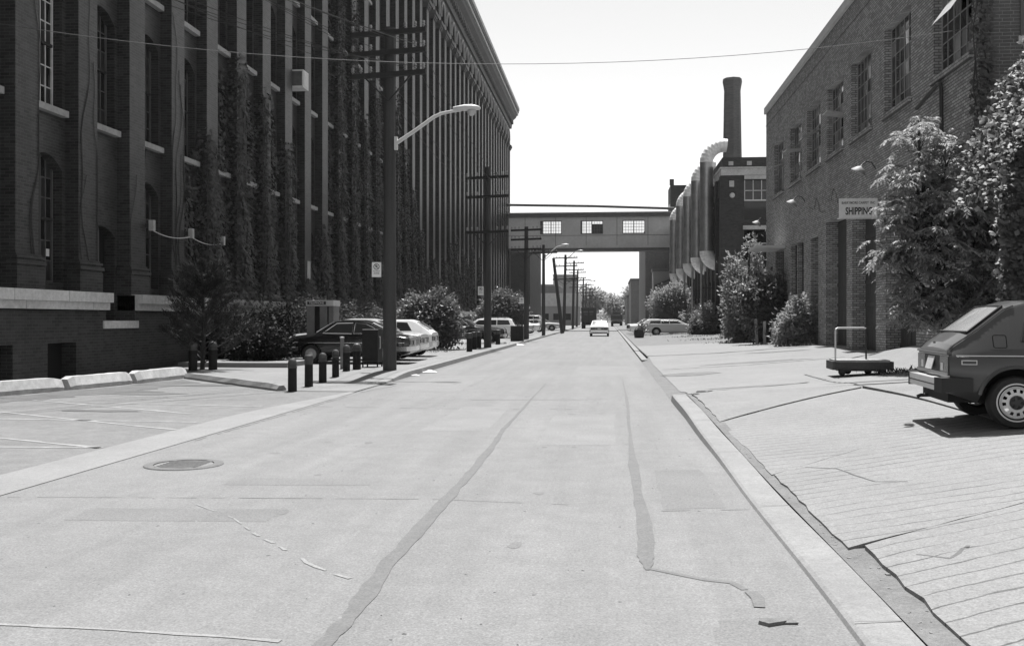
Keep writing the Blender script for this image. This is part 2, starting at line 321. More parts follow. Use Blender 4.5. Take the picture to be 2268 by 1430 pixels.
for i in range(26):
    x, y, q = rg.choice((-3.6, -2.9, -.6, .0))+rg.gauss(0, .25), 4+rg.random()**1.4*22, rg.uniform(.02, .07)
    sheet('oil_drip', [(x+q*math.cos(t*.785)*rg.uniform(.6, 1.3), y+q*1.6*math.sin(t*.785)*rg.uniform(.6, 1.3)) for t in range(8)], .0018, 'asphalt_dark' if i % 3 else 'seam_fill', road)
for mt_, cnt in (('kerb', 260), ('stain', 200)):
    gm = mb()
    for i in range(cnt):
        y = 3.5+rg.random()**1.6*20; x = rg.uniform(-5, 1.05); q = rg.uniform(.004, .012)*(1+y*.06); a = rg.random()*6.28; z = rg.uniform(.002, .006)
        gm.add([(x+q*math.cos(a+t)*rg.uniform(.6, 1.3), y+q*math.sin(a+t)*rg.uniform(.6, 1.3), 0) for t in (0, 1.3, 2.5, 3.8, 5)]+[(x, y, z)], [(k, (k+1) % 5, 5) for k in range(5)])
    props(gm.build('grit', mt_), kind='stuff')
# left parking lot with its painted lines
pk = mb(); pk.poly([(-13.1, -25, .012), (-5.95, -25, .012), (-5.95, 15, .012), (-5.7, 18, .012), (-5.34, 21.6, .012), (-7.6, 21.6, .012), (-13.1, 27.2, .012)]); pk = props(pk.build('parking_lot', 'parking'), kind='structure')
for a, b in (((-9.9, 14.54), (-6.08, 14.28)), ((-10.6, 15.9), (-5.98, 13.3)), ((-11.9, 18.5), (-6.74, 15.55)), ((-9.5, 17.48), (-6.04, 16.94)), ((-9.5, 12.95), (-6.03, 11.34)), ((-9, 11.25), (-6.04, 11.36)), ((-10.49, 19.3), (-8.2, 18.7)), ((-10, 8.1), (-6.2, 8.3)), ((-10.5, 10.6), (-6.1, 8.4))):
    seam([a, b], .1, 'painted_line', 'paint_line', pk, .016, hash(a) % 99)
sheet('oil_stain', rough([(-12.0, 16), (-11.6, 19), (-11.2, 21.2), (-10.9, 23.5), (-10.7, 24.3)], .1, 6, 71)+rough([(-10.0, 23.6), (-10.0, 22), (-10.2, 20), (-10.8, 18), (-11.2, 16)], .28, 6, 72), .0165, 'stain', pk)
for i, (x, y, a, b) in enumerate(((-10.9, 20.2, 1.6, .5), (-9.6, 19.6, 1.2, .35), (-11.8, 18.6, 1.3, .5), (-8.4, 15.9, .8, .2), (-9.6, 22.3, 1.4, .4))):
    r = random.Random(i); sheet('oil_stain', [(x+a*math.cos(t/14*6.283)*r.uniform(.6, 1.1), y+b*math.sin(t/14*6.283)*r.uniform(.6, 1.1)) for t in range(14)], .017+.0005*i, 'stain', pk)
st = mb(); st.grid(lambda u, v: (-5.95+u*.65+(.6*sm(15, 22, -25+v*49) if u == 0 else 0), -25+v*49, .006+.012*(1-u)), 1, 40); props(st.build('gutter_strip', 'strip'), kind='structure')
def swz(y): return .018+.11*sm(23, 26.5, y)
sw = mb(); ys = [20.6+.5*i for i in range(16)]+[29+10*i for i in range(60)]
def sleft(y): return max(-13.4, -6.95-(y-20.72)/1.065)
def sright(y): return -5.31 if y < 23.4 else -5.515
for a, b in zip(ys, ys[1:]):
    sw.poly([(sleft(a), a, swz(a)+.004), (sright(a), a, swz(a)+.004), (sright(b), b, swz(b)+.004), (sleft(b), b, swz(b)+.004)])
props(sw.build('sidewalk', 'sidewalk'), kind='structure')
kb = mb()
for a, b in zip(ys[5:], ys[6:]): kb.add([(-5.3, a, -.02), (-5.3, b, -.02), (-5.32, b, swz(b)+.012), (-5.32, a, swz(a)+.012), (-5.52, b, swz(b)+.012), (-5.52, a, swz(a)+.012)], [(0, 1, 2, 3), (3, 2, 4, 5)])
props(kb.build('kerb_left', 'kerb'), kind='structure')
# right kerb: near run, then the run beyond the driveway opening
kr = mb()
kys = [-20]+[.5*i for i in range(-4, 39)]
for a, b in zip(kys, kys[1:]):
    o = lambda y: .02*math.sin(y*1.3)*.3
    kr.add([(1.18+o(a), a, -.02), (1.18+o(b), b, -.02), (1.20+o(b), b, ktop(b)-.012), (1.20+o(a), a, ktop(a)-.012), (1.225+o(b), b, ktop(b)), (1.225+o(a), a, ktop(a)), (1.46+o(b), b, ktop(b)+.008), (1.46+o(a), a, ktop(a)+.008), (1.47, b, -.02), (1.47, a, -.02)],
           [(0, 1, 2, 3), (3, 2, 4, 5), (5, 4, 6, 7), (7, 6, 8, 9)])
kr.poly([(1.18, -20, -.02), (1.2, -20, .03), (1.46, -20, .04), (1.47, -20, -.02)]); kr.poly([(1.18, 19, -.02), (1.2, 19, .113), (1.46, 19, .133), (1.47, 19, -.02)])
kr = props(kr.build('kerb_right', 'kerb'), kind='structure')
for y in (2.2, 5.1, 8.2, 11.3, 14.4, 17.2): seam([(1.225, y), (1.46, y+.03)], .011, 'kerb_joint', 'stain', kr, lambda x, yy: ktop(yy)+.011, int(y*10))
kf = mb()
for i in range(40):
    a, b = 36+i*10, 46+i*10; kf.box(1.2, 1.42, a, b, -.02, .10 if i else .08)
props(kf.build('kerb_far', 'kerb'), kind='structure')
# right lot: dirt bed, concrete slabs with raked grooves and open joints, smooth driveway
lot = mb(); XS = [1.47, 1.6, 1.9, 2.5, 3.2, 4, 5, 6, 6.6, 7, 7.4, 7.8, 8.3, 9, 10.5, 14, 24]; YS = [-25, -10, -2]+[i for i in range(0, 24)]+[24+i for i in range(30)]+[60+i*20 for i in range(25)]
for a, b in zip(YS, YS[1:]):
    for c, d in zip(XS, XS[1:]): lot.poly([(x, y, lotz(x, y)-(.005 if x < 1.65 else .06) if y < 19 else lotz(x, y)-.006) for x, y in ((c, a), (d, a), (d, b), (c, b))])
for y0, y1 in zip([19+i for i in range(18)], [20+i for i in range(18)]): lot.poly([(1.19, y0, .004), (1.47, y0, lotz(1.47, y0)-.006), (1.47, y1, lotz(1.47, y1)-.006), (1.19, y1, .004)])
lot = props(lot.build('side_lot', 'dirt'), kind='structure')
J = [lambda x: -6+.4*(x-1.4), lambda x: -1.5+.5*(x-1.4), lambda x: 3.1+.6*(x-1.4), lambda x: 6.48+.67*(x-1.33), lambda x: 9.5+1.05*(x-1.4), lambda x: 14.0+1.4*(x-1.47)]
J2 = [lambda x: -6, lambda x: 0, lambda x: 5.2, lambda x: 9.4+.1*(x-4.5), lambda x: 13.2+.15*(x-4.5), lambda x: 18.3, ]
def slab(x0, x1, ja, jb, slope, dz, seed, top=None):
    nm = 'slab_%d' % seed; mat(nm, .176, .85, ((.7, .1), (7, .09), (30, .18), (75, .35)), (70, .35, .006), extra=grooves(slope, .21))
    r = random.Random(seed); m_ = mb(); nu, nv = 16, 14; tx, ty = r.uniform(-.004, .004), r.uniform(-.004, .004)
    ed = [r.uniform(-.012, .012) for _ in range(60)]
    def f(u, v):
        x = x0+.012+u*(x1-x0-.024); a, b = ja(x)+.02, jb(x)-.02
        if top is not None: b = min(b, top(x))
        if v == 0: a += ed[int(u*nu)]*.8
        if v == 1: b += ed[20+int(u*nu)]*.8
        if u == 0: x += abs(ed[40+int(v*nv)])*(3 if x0 < 2 else .5)
        y = a+v*(b-a); return (x, y, lotz(x, y)+dz+tx*(x-x0)+ty*(y-a))
    m_.grid(f, nu, nv); rim = [(i, 0) for i in range(nu+1)]+[(nu, j) for j in range(1, nv+1)]+[(i, nv) for i in range(nu-1, -1, -1)]+[(0, j) for j in range(nv-1, 0, -1)]
    P = [f(i/nu, j/nv) for i, j in rim]
    for p, q in zip(P, P[1:]+P[:1]): m_.poly([p, q, (q[0], q[1], q[2]-.07), (p[0], p[1], p[2]-.07)])
    m_.build('slab', nm, lot, local=True)
tp = lambda x: 18.9-.0*(x)
for i, (s, dz) in enumerate(((.3, 0), (.5, 0), (.55, .002), (.38, .012), (.13, .006))): slab(1.62 if i < 3 else 1.53, 4.5, J[i], J[i+1], s, dz, i, tp)
for i, (s, dz) in enumerate(((.2, 0), (.3, .0), (.25, .006), (.1, .002), (.12, .008))): slab(4.5, 9.5, J2[i], J2[i+1], s, dz, 20+i, tp)
slab(1.53, 4.5, J[5], lambda x: 18.9, .2, .004, 40)
dr = mb()
dys = [18.95+.6*i for i in range(30)]+[37+i for i in range(17)]
for a, b in zip(dys, dys[1:]):
    for c, d in zip([1.5, 2.2, 3, 4, 5, 6, 6.6, 7, 7.4, 7.8, 8.2], [2.2, 3, 4, 5, 6, 6.6, 7, 7.4, 7.8, 8.2, 8.75]): dr.poly([(x, y, lotz(x, y)+.003) for x, y in ((c, a), (d, a), (d, b), (c, b))])
props(dr.build('driveway', 'concrete'), kind='structure')
LZ = lambda x, y: lotz(x, y)+.0145
seam([(1.9, 6.35), (2.05, 6.2), (2.2, 6.42), (2.5, 6.5), (2.75, 6.42), (3.4, 6.7)], .032, 'open_crack', 'stain', lot, LZ, 21)
seam([(2.2, 6.42), (2.35, 6.62), (2.6, 6.72)], .03, 'open_crack', 'stain', lot, LZ, 22)
seam([(1.9, 9.9), (2.15, 9.7), (2.3, 8.9), (2.55, 8.8)], .02, 'open_crack', 'stain', lot, LZ, 23)
seam([(4.6, 24), (4.62, 19)], .07, 'open_crack', 'dirt', lot, LZ, 24); seam([(1.6, 19.0), (2.6, 20.4), (4.2, 21.5)], .12, 'open_crack', 'dirt', lot, LZ, 25)
seam([(1.4, 38), (4, 37.2), (7.6, 38.6)], .25, 'open_crack', 'dirt', lot, LZ, 26); seam([(1.6, 30), (4, 29.6), (7, 30.4)], .1, 'open_crack', 'dirt', lot, LZ, 27)
lots = mb(); rr = random.Random(5)
for i in range(110):
    t = rr.random(); x = 1.5+abs(rr.gauss(0, .09)); y = rr.choice((6.6, 8.1, 10.2, 4.6, 5.4, 12))+rr.gauss(0, .5)
    if i > 70: x, y = 1.9+rr.random()*1.5, 6.45+rr.gauss(0, .12)
    q = rr.uniform(.004, .013); lots.obox((x, y, lotz(x, y)-.006), (q, rr.uniform(-q, q), rr.uniform(-.3, .3)*q), (q*rr.uniform(-.6, .6), q*.8, 0), (0, q*.2, q*.4))
props(lots.build('gravel', 'concrete'), kind='stuff')

# ------------------------------------------------------------------ walls with openings
def wall_yz(m_, X, Y0, Y1, z0, z1, ops, depth, mi=0, arch=.0, na=8):
    """wall in the plane X facing +X when depth>0 (reveals go to X-depth); ops: (ya, yb, za, zb, rise)"""
    cy = sorted({Y0, Y1, *[v for o in ops for v in o[:2]]}); cz = sorted({z0, z1, *[v for o in ops for v in o[2:4]]})
    for a, b in zip(cy, cy[1:]):
        for c, d in zip(cz, cz[1:]):
            if any(o[0]-1e-6 <= a and b <= o[1]+1e-6 and o[2]-1e-6 <= c and d <= o[3]+1e-6 for o in ops): continue
            m_.poly([(X, a, c), (X, b, c), (X, b, d), (X, a, d)], mi)
    for o in ops:
        a, b, c, d = o[:4]; rise = o[4] if len(o) > 4 else 0; B = X-depth; zs = d-rise
        m_.poly([(X, a, c), (B, a, c), (B, a, zs), (X, a, zs)], mi); m_.poly([(X, b, c), (B, b, c), (B, b, zs), (X, b, zs)], mi); m_.poly([(X, a, c), (X, b, c), (B, b, c), (B, a, c)], mi)
        if rise:
            pts = [(a+(b-a)*k/na, zs+rise*math.sqrt(max(0, 1-(2*k/na-1)**2)) if rise > .6*(b-a)/2 else zs+rise*(1-(2*k/na-1)**2)) for k in range(na+1)]
            for (ya, za), (yb, zb) in zip(pts, pts[1:]):
                m_.poly([(X, ya, za), (X, yb, zb), (X, yb, d), (X, ya, d)], mi); m_.poly([(X, ya, za), (B, ya, za), (B, yb, zb), (X, yb, zb)], mi)
        else: m_.poly([(X, a, d), (X, b, d), (B, b, d), (B, a, d)], mi)

# ------------------------------------------------------------------ the long brick factory on the left
XP, XW, BAY, YB = -13.2, -13.55, 2.67, 21.1
NB0, NB1 = -4, 42
fac = thing('brick_factory', 'long dark brick factory with tall ivy-clad pilasters along the left of the street', 'factory', (XP, YB, 0))
SILLS = [2.45, 6.71, 11.0, 15.27, 19.54]
def bay_y(i): return YB+BAY*i
wl_ = mb(); WINS = []
for i in range(NB0, NB1):
    y0 = bay_y(i)+.92; y1 = bay_y(i+1); a, b = y0+.14, y1-.16; ops = []
    for k, s in enumerate(SILLS):
        if k == 0 and i == 1: o = (a, b, 1.52, 4.05, .25)
        else: o = (a, b, s, s+3.12+(.1 if k else 0), .34)
        ops.append(o); WINS.append((i, k, o))
    ops.append((a, b, 23.4, 25.9, .3)); WINS.append((i, 5, ops[-1]))
    wall_yz(wl_, XW, y0-.0, y1, 1.4 if i == 1 else 2.2, 27.3, ops, .32)
wl_.box(-32, XW-.36, bay_y(NB0), bay_y(NB1)+.92, 0, 29)
wl_.build('wall', 'brick_dark', fac, normals=False)
# pilasters
pm = mb(); pm.box(XW-.02, XP, 0, .92, 2.2, 26.2); pm = pm.mesh('pilaster', 'brick_dark', off=(XP, 0, 0))
bm_ = mb(); bm_.box(XW, XP+.10, -.10, 1.02, 2.2, 2.74)
for z, q, h in ((2.74, .085, .05), (2.79, .13, .09), (2.88, .07, .045), (2.925, .10, .06), (2.985, .05, .05)): bm_.box(XW, XP+q, -q, .92+q, z, z+h)
bm_ = bm_.mesh('pilaster_base', 'brick_dark', off=(XP, 0, 0))
cm = mb()
for z, q, h in ((24.3, .08, .12), (24.42, .15, .18), (24.6, .25, .28)): cm.box(XW, XP+q, -q, .92+q, z, z+h)
cm = cm.mesh('capital', 'cornice', off=(XP, 0, 0))
for i in range(NB0, NB1+1):
    p = link('pilaster', pm, fac, (0, bay_y(i)-YB, 0)); link('pilaster_base', bm_, p); link('capital', cm, p)
# plinth: brick foot wall, two stone courses, basement windows
pl = mb(); ops = [(22.05, 23.3, .05, .98), (19.2, 20.68, .05, .98)]
wall_yz(pl, -13.0, bay_y(NB0), 24.75, 0, 1.75, ops, .4); wall_yz(pl, -13.0, 24.75, 26.35, 0, 1.36, [], .3); wall_yz(pl, -13.0, 26.35, bay_y(NB1)+.92, 0, 1.75, [], .3)
pl.poly([(-13, 24.75, 1.36), (-13, 24.75, 1.75), (-13.5, 24.75, 1.75), (-13.5, 24.75, 1.36)]); pl.poly([(-13, 26.35, 1.36), (-13, 26.35, 2.2), (-13.6, 26.35, 2.2), (-13.6, 26.35, 1.36)])
for a, b, c, d in ops: pl.poly([(-13.38, a, c), (-13.38, b, c), (-13.38, b, d), (-13.38, a, d)], 1)
pl.build('plinth', ['brick_dark', 'void'], fac, normals=False)
mb().box(-13.6, -12.96, 24.6, 26.5, 1.30, 1.5).build('door_sill', 'stone', fac)
for a, b in ((bay_y(NB0), 20.4), (20.42, 22.6), (22.62, 24.75)): mb().box(-13.5, -12.78, a, b, 1.97, 2.22).build('stone_ledge', 'stone', fac); 
for a, b in ((bay_y(NB0), 21.0), (21.02, 23.9), (23.92, 24.75)): mb().box(-13.5, -12.88, a, b, 1.78, 1.966).build('stone_moulding', 'stone', fac)
for a, b in ((26.35, 27.75), (27.77, 30.5), (30.52, 33.2), (33.22, 60), (60.02, 95), (95.02, bay_y(NB1)+.95)):
    mb().box(-13.5, -12.78, a, b, 1.97, 2.22).build('stone_ledge', 'stone', fac); mb().box(-13.5, -12.88, a, b, 1.78, 1.966).build('stone_moulding', 'stone', fac)
# windows: sash frames with muntins; panes one by one where the photograph shows them
def sash_frame(a, b, c, d, X):
    m_ = mb(); t = .05; mid = c+(d-c)*.5; ym = (a+b)/2
    m_.box(X, X+.08, ym-.13, ym+.13, c, d, 1)
    for lo_, hi_ in ((a, ym-.13), (ym+.13, b)):
        m_.box(X, X+.07, lo_, lo_+t, c, d); m_.box(X, X+.07, hi_-t, hi_, c, d); m_.box(X, X+.07, lo_+t, hi_-t, c, c+t); m_.box(X+.01, X+.09, lo_+t, hi_-t, mid-.035, mid+.035, 1); m_.box(X, X+.07, lo_+t, hi_-t, d-t, d)
        yc = (lo_+hi_)/2; m_.box(X+.01, X+.05, yc-.016, yc+.016, c+t, mid-.035); m_.box(X+.01, X+.05, yc-.016, yc+.016, mid+.035, d-t)
        for k in (1, 2):
            for lo, hi in ((c+t, mid-.035), (mid+.035, d-t)):
                z = lo+(hi-lo)*k/3; m_.box(X+.012, X+.045, lo_+t, yc-.016, z-.014, z+.014); m_.box(X+.012, X+.045, yc+.016, hi_-t, z-.014, z+.014)
    return m_
npane = 0
sillm = mb().box(0, .46, -.12, BAY-1.1+.0, -.16, 0).mesh('sill', 'sill_stone')
for i, k, o in WINS:
    a, b, c, d = o[:4]
    if i < -2 or i > 24 or (i > 12 and k > 3): 
        continue
    X = XW-.30
    if i == 1 and k == 0:
        mb().box(X, X+.1, a+.9, a+.98, c, d).build('door_post', 'frame_grey', fac); mb().box(X-.02, X, a, b, c, d).build('door', 'void', fac); continue
    m_ = 'frame_white' if (i == 0 and k == 1) else 'frame_grey'
    wo = sash_frame(a, b, c, d, X).build('window', [m_, 'frame_dark'], fac)
    if -1 <= i <= 4 and k < 3:
        ym = (a+b)/2; mid = (c+d)/2; yc = (ym+.13+b)/2; mb().poly([(X+.03, a, c), (X+.03, ym-.13, c), (X+.03, ym-.13, d), (X+.03, a, d)]).build('pane', 'glass_dull', wo)
        for (ya, yb) in ((ym+.18, yc-.016), (yc+.016, b-.05)):
            for lo, hi in ((c+.05, mid-.035), (mid+.035, d-.05)):
                for q in range(3):
                    z0 = lo+(hi-lo)*q/3+.014; z1 = lo+(hi-lo)*(q+1)/3-.014; tl_ = random.uniform(-.012, .012)
                    npane += 1
                    mb().add([(X+.03+tl_, ya, z0), (X+.03-tl_, yb, z0), (X+.03+tl_*.3, yb, z1), (X+.03, ya, z1)], [(0, 1, 2, 3)]).build('pane', 'glass_dull' if random.random() < .6 else 'glass', wo)
    else: mb().poly([(X+.03, a, c), (X+.03, b, c), (X+.03, b, d), (X+.03, a, d)]).build('pane', 'glass_dull', wo)
    if k and i < 14: link('sill', sillm, wo, (XW-.28-XP, a-YB-.1, c-.002))
# arcade arches, frieze and cornice
ar = mb()
for i in range(NB0, NB1):
    y0 = bay_y(i)+.92; y1 = bay_y(i+1); n = 10; zs = 25.5; rz = 1.25
    ar.poly([(XP-.03, y0-.92, 24.88), (XP-.03, y0, 24.88), (XP-.03, y0, 27.3), (XP-.03, y0-.92, 27.3)])
    pts = [(y0+(y1-y0)*(1-math.cos(math.pi*k/n))/2, zs+rz*math.sin(math.pi*k/n)) for k in range(n+1)]
    for (ya, za), (yb, zb) in zip(pts, pts[1:]):
        ar.poly([(XP-.03, ya, za), (XP-.03, yb, zb), (XP-.03, yb, 27.3), (XP-.03, ya, 27.3)]); ar.poly([(XP-.03, ya, za), (XW, ya, za), (XW, yb, zb), (XP-.03, yb, zb)])
ar.build('arcade', 'brick_dark', fac, normals=False)
arch = mb(); n = 10; y0, y1 = .92, BAY
pts = [(y0+(y1-y0)*(1-math.cos(math.pi*k/n))/2, 25.5+1.25*math.sin(math.pi*k/n)) for k in range(n+1)]; out = [((y0+y1)/2+(y-(y0+y1)/2)*1.16, 25.5+(z-25.5)*1.13) for y, z in pts]
for k in range(n): arch.add([(0, *pts[k]), (0, *pts[k+1]), (0, *out[k+1]), (0, *out[k]), (.12, *pts[k]), (.12, *pts[k+1]), (.12, *out[k+1]), (.12, *out[k])], [(4, 5, 6, 7), (2, 3, 7, 6), (0, 1, 5, 4)])
arch = arch.mesh('arch_moulding', 'cornice_light', off=(XP-XP, 0, 0))
for i in range(12, NB1): link('arch_moulding', arch, fac, (-.02, bay_y(i)-YB, 0))
YE = bay_y(NB1)+.92
c_ = mb(); prof = [(-13.6, 27.3), (-13.05, 27.3), (-13.0, 27.55), (-12.95, 28.2), (-12.8, 28.45), (-12.45, 28.75), (-12.3, 29.1)]
c_.prism([(x, bay_y(NB0), z) for x, z in prof]+[(-13.6, bay_y(NB0), 29.1)], (0, YE-bay_y(NB0)+.3, 0)); c_.build('cornice', 'cornice', fac)
mb().box(-13.6, -12.16, bay_y(NB0), YE+.6, 29.102, 29.45).build('gutter_band', 'cornice_light', fac)
mb().box(-13.6, -12.08, bay_y(NB0), YE+.65, 29.452, 29.75).build('roof_band', 'cornice', fac)
mb().box(-32, -12.0, bay_y(NB0), YE+.7, 29.752, 30.15).build('roof_edge', 'cornice_light', fac)
corb = mb().box(0, .34, 0, .3, 0, .42).mesh('corbel', 'cornice')
for i in range(110): link('corbel', corb, fac, (-13.05-XP, 45+i*.81-YB, 27.72))

# ------------------------------------------------------------------ brick warehouse on the right
XR = 8.2; YN, YF = 22.95, 52.93
wh = thing('brick_warehouse', 'two-storey grey brick warehouse with steel windows and loading doors on the right', 'warehouse', (XR, YN, 0))
UP = [(50.38-4.0*i-2.62-.02*i, 50.38-4.0*i-.02*i) for i in range(7)]
UP = [(47.72, 50.38), (43.43, 46.08), (39.6, 42.2), (35.8, 38.4), (32.05, 34.65), (28.0, 30.6), (23.45, 26.1)]
DOORS = [(35.36, 38.58), (31.57, 34.53), (27.55, 30.47)]
ops = [(a, b, 7.6, 10.15) for a, b in UP]+[(a, b, -.3, 5.2) for a, b in DOORS]+[(40.0, 41.44, -.2, 4.78), (44.45, 45.85, 2.6, 4.85), (42.94, 44.3, 2.6, 4.85), (47.7, 50.0, -.2, 4.85)]
wm = mb(); wall_yz(wm, XR, YN, YF, -.3, 12.2, ops, -.45)
wm.poly([(XR, YF, -.3), (30, YF, -.3), (30, YF, 12.2), (XR, YF, 12.2)])
wm.poly([(XR, YN, -.3), (30, YN, -.3), (30, YN, 3.4), (XR, YN, 3.4)]); wm.poly([(9.55, YN, 3.4), (30, YN, 3.4), (30, YN, 12.2), (9.55, YN, 12.2)]); wm.poly([(XR, YN, 9.0), (9.55, YN, 9.0), (9.55, YN, 12.2), (XR, YN, 12.2)])
wm.build('wall', 'brick_grey', wh, normals=False)
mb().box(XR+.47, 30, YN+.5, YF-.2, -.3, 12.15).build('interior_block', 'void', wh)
mb().box(XR-.10, XR+.5, YN-.08, YF+.1, 12.205, 12.52).build('parapet_cap', 'parapet_cap', wh)
mb().box(XR+.5, 30, YN, YF, 12.1, 12.3).build('roof', 'far_mid', wh)
mb().box(XR-.015, XR-.002, YN, YF, 11.55, 11.6).build('string_course', 'brick_grey', wh)
# individual bricks of the end wall that the camera faces
mb().box(XR+.01, 9.55, YN+.012, YN+.1, 3.4, 9.0).build('mortar_bed', 'mortar', wh)
bk = [mb().box(-.108, .108, 0, .05, -.029, .029).mesh('brick', 'brick_unit'), mb().box(-.05, .05, 0, .05, -.029, .029).mesh('brick', 'brick_unit')]
row = 0; z = 4.78; stuff = mb(); nbk = 0
rb = random.Random(3)
while z < 8.99:
    hd = row % 6 == 5; L_ = .115 if hd else .238; x = XR+.12+(0 if row % 2 else -.06)
    while x < 9.5:
        hw = .052 if hd else .112; xx0, xx1 = max(XR+.005, x-hw), min(9.54, x+hw)
        if xx1-xx0 > .03:
            if xx1-xx0 > 2*hw-.01 and z > 5.3 and nbk < 290:
                link('brick', bk[1 if hd else 0], wh, (x-XR, -rb.uniform(0, .006), z)); nbk += 1
            else: stuff.box(xx0, xx1, YN-.002, YN+.05, z-.029, z+.029)
        x += L_
    z += .0785; row += 1
props(stuff.build('brickwork', 'brick_unit', wh), kind='stuff')
mb().box(9.0, 11, YN-.06, YN+.1, 7.62, 7.78).build('sill', 'stone', wh)
mb().box(9.05, 10.6, YN-.03, YN-.008, 7.785, 9.6).build('window_shutter', 'far_dark', wh)
# steel windows, 6 x 6 panes each
for wi, (a, b) in enumerate(UP):
    X = XR+.19; m_ = mb(); c, d = 7.6, 10.15; nc, nr = 6, 6
    m_.box(X, X+.05, a, a+.05, c, d); m_.box(X, X+.05, b-.05, b, c, d); m_.box(X, X+.05, a+.05, b-.05, c, c+.05); m_.box(X, X+.05, a+.05, b-.05, d-.05, d)
    for q in range(1, nc): y = a+(b-a)*q/nc; m_.box(X+.005, X+.04, y-.018, y+.018, c+.05, d-.05)
    for q in range(1, nr): z = c+(d-c)*q/nr; m_.box(X+.01, X+.035, a+.05, b-.05, z-.014, z+.014)
    wo = m_.build('window', 'frame_steel', wh)
    hole = {0: [(1, 2), (2, 2)], 1: [(1, 2), (2, 2), (1, 1), (2, 1)], 2: [(1, 2), (2, 2), (1, 3), (2, 3)], 3: [(1, 2), (2, 2)], 6: [(0, 2), (1, 2), (0, 3), (1, 3), (2, 3)]}.get(wi, [])
    for q in range(nc):
        for r_ in range(nr):
            if (q, r_) in hole: continue
            y0, y1 = a+(b-a)*q/nc+.018, a+(b-a)*(q+1)/nc-.018; z0, z1 = c+(d-c)*r_/nr+.014, c+(d-c)*(r_+1)/nr-.014; t_ = random.uniform(-.008, .008)
            mt = 'glass_pale' if random.random() < (.35 if r_ < 2 else .1) else ('glass' if random.random() < .4 else 'glass_dull')
            mb().add([(X+.02+t_, y0, z0), (X+.02-t_, y1, z0), (X+.02, y1, z1), (X+.02+t_*.5, y0, z1)], [(0, 1, 2, 3)]).build('pane', mt, wo)
    mb().box(XR-.09, XR+.19, a-.08, b+.08, 7.44, 7.598).build('sill', 'brick_grey', wo)
    if hole:
        ya, yb = (a+(b-a)/6, a+(b-a)*3/6) if wi < 4 else (a, a+(b-a)*3/6); zt = 8.95 if wi != 6 else 9.35; dz = -.12 if wi < 4 else -.5
        v = mb(); tv = (-.12, -.02, -.2, .05)[wi % 4] if wi < 4 else dz; v.obox((XR-.10-.03*(wi % 3), (ya+yb)/2, zt+dz/2), (.36+.03*(wi % 3), 0, -tv), (0, (yb-ya)/2, 0), (.008, 0, .012))
        v.build('open_vent', 'frame_steel', wo)
# loading doors made of boards and rails
for di, (a, b) in enumerate(DOORS):
    X = XR+.44; z0 = lotz(8.2, (a+b)/2)-.02; g = mb().poly([(X+.05, a, z0), (X+.05, b, z0), (X+.05, b, 5.2), (X+.05, a, 5.2)]).build('loading_door', 'door_wood', wh)
    n = 14
    pl_ = mb().box(0, .03, 0, (b-a)/n-.012, 0, 5.16-z0).mesh('plank', 'door_wood')
    for q in range(n): link('plank', pl_, g, (X-.0-XR+random.uniform(-.006, .006), a+(b-a)*q/n+.006-YN, z0))
    for q in range(7): z = z0+.05+(5.0-z0)*q/6; mb().box(X-.035, X-.008, a, b, z-.06, z+.06).build('rail', 'door_wood', g)
    if di == 1: mb().box(X-.06, X-.036, a+.35, a+.75, 2.5, 2.9).build('notice', 'sign_white', g)
mb().box(XR+.4, XR+.44, 40.0, 41.44, 0, 4.78).build('door', 'frame_dark', wh)
for a, b in ((44.45, 45.85), (42.94, 44.3)):
    f = mb(); f.box(XR+.2, XR+.25, a, a+.06, 2.6, 4.85); f.box(XR+.2, XR+.25, b-.06, b, 2.6, 4.85); f.box(XR+.2, XR+.25, a+.06, b-.06, 3.7, 3.76); f.box(XR+.2, XR+.25, a+.06, b-.06, 2.6, 2.66); f = f.build('window', 'frame_dark', wh)
    mb().poly([(XR+.22, a, 2.6), (XR+.22, b, 2.6), (XR+.22, b, 4.85), (XR+.22, a, 4.85)]).build('pane', 'glass', f); mb().box(XR-.1, XR+.2, a-.05, b+.05, 2.42, 2.598).build('sill', 'stone', f)
mb().box(XR+.35, XR+.42, 47.7, 50, 0, 4.85).build('entry_door', 'frame_dark', wh)
cn = mb(); cn.box(6.9, XR, 47.3, 50.3, 4.86, 4.98); cn.build('canopy', 'parapet_cap', wh)
pp = mb(); pp.tube([(XR-.09, 27.2, 7.1), (XR-.09, 25.5, 7.35), (XR-.09, 25.3, 7.3), (XR-.09, 25.25, 7.15), (XR-.09, 25.2, 5.2)], .05, 8); pp.build('downpipe', 'frame_dark', wh, smooth=True)
for y in (36, 39, 52): mb().tube([(XR-.02, y, 5.6), (XR-.02, y+.6, 5.7), (XR-.02, y+.9, 6.1), (XR-.02, y+1.3, 6.3), (XR-.02, y+1.7, 5.9), (XR-.02, y+2.6, 6.1)], .009, 5).build('conduit', 'frame_dark', wh)
def gooseneck(y, z, label):
    t = thing('wall_lamp', label, 'wall lamp', (XR, y, z), 0, 'gooseneck lamps on the warehouse wall')
    mb().tube([(0, .35, .1), (-.15, .3, .3), (-.35, .2, .32), (-.52, .1, .18)], .018, 6).build('arm', 'frame_dark', t, local=True, smooth=True)
    sh = mb(); sh.lathe([(.03, .16), (.05, .10), (.12, .06), (.24, -.08), (.245, -.1), (.2, -.06), (.06, .02)], n=18); o = sh.build('lamp_shade', 'frame_steel', t, local=True, smooth=True); o.location = (-.55, .08, .05); o.rotation_euler = (R(10), R(28), 0)
gooseneck(31.2, 6.05, 'dish-shaped wall lamp beside the crown of the big tree, largest of the three')
gooseneck(42.3, 6.35, 'dish-shaped wall lamp below the third upper window from the far corner')
gooseneck(52.2, 6.45, 'dish-shaped wall lamp at the far corner of the warehouse, smallest of the three')
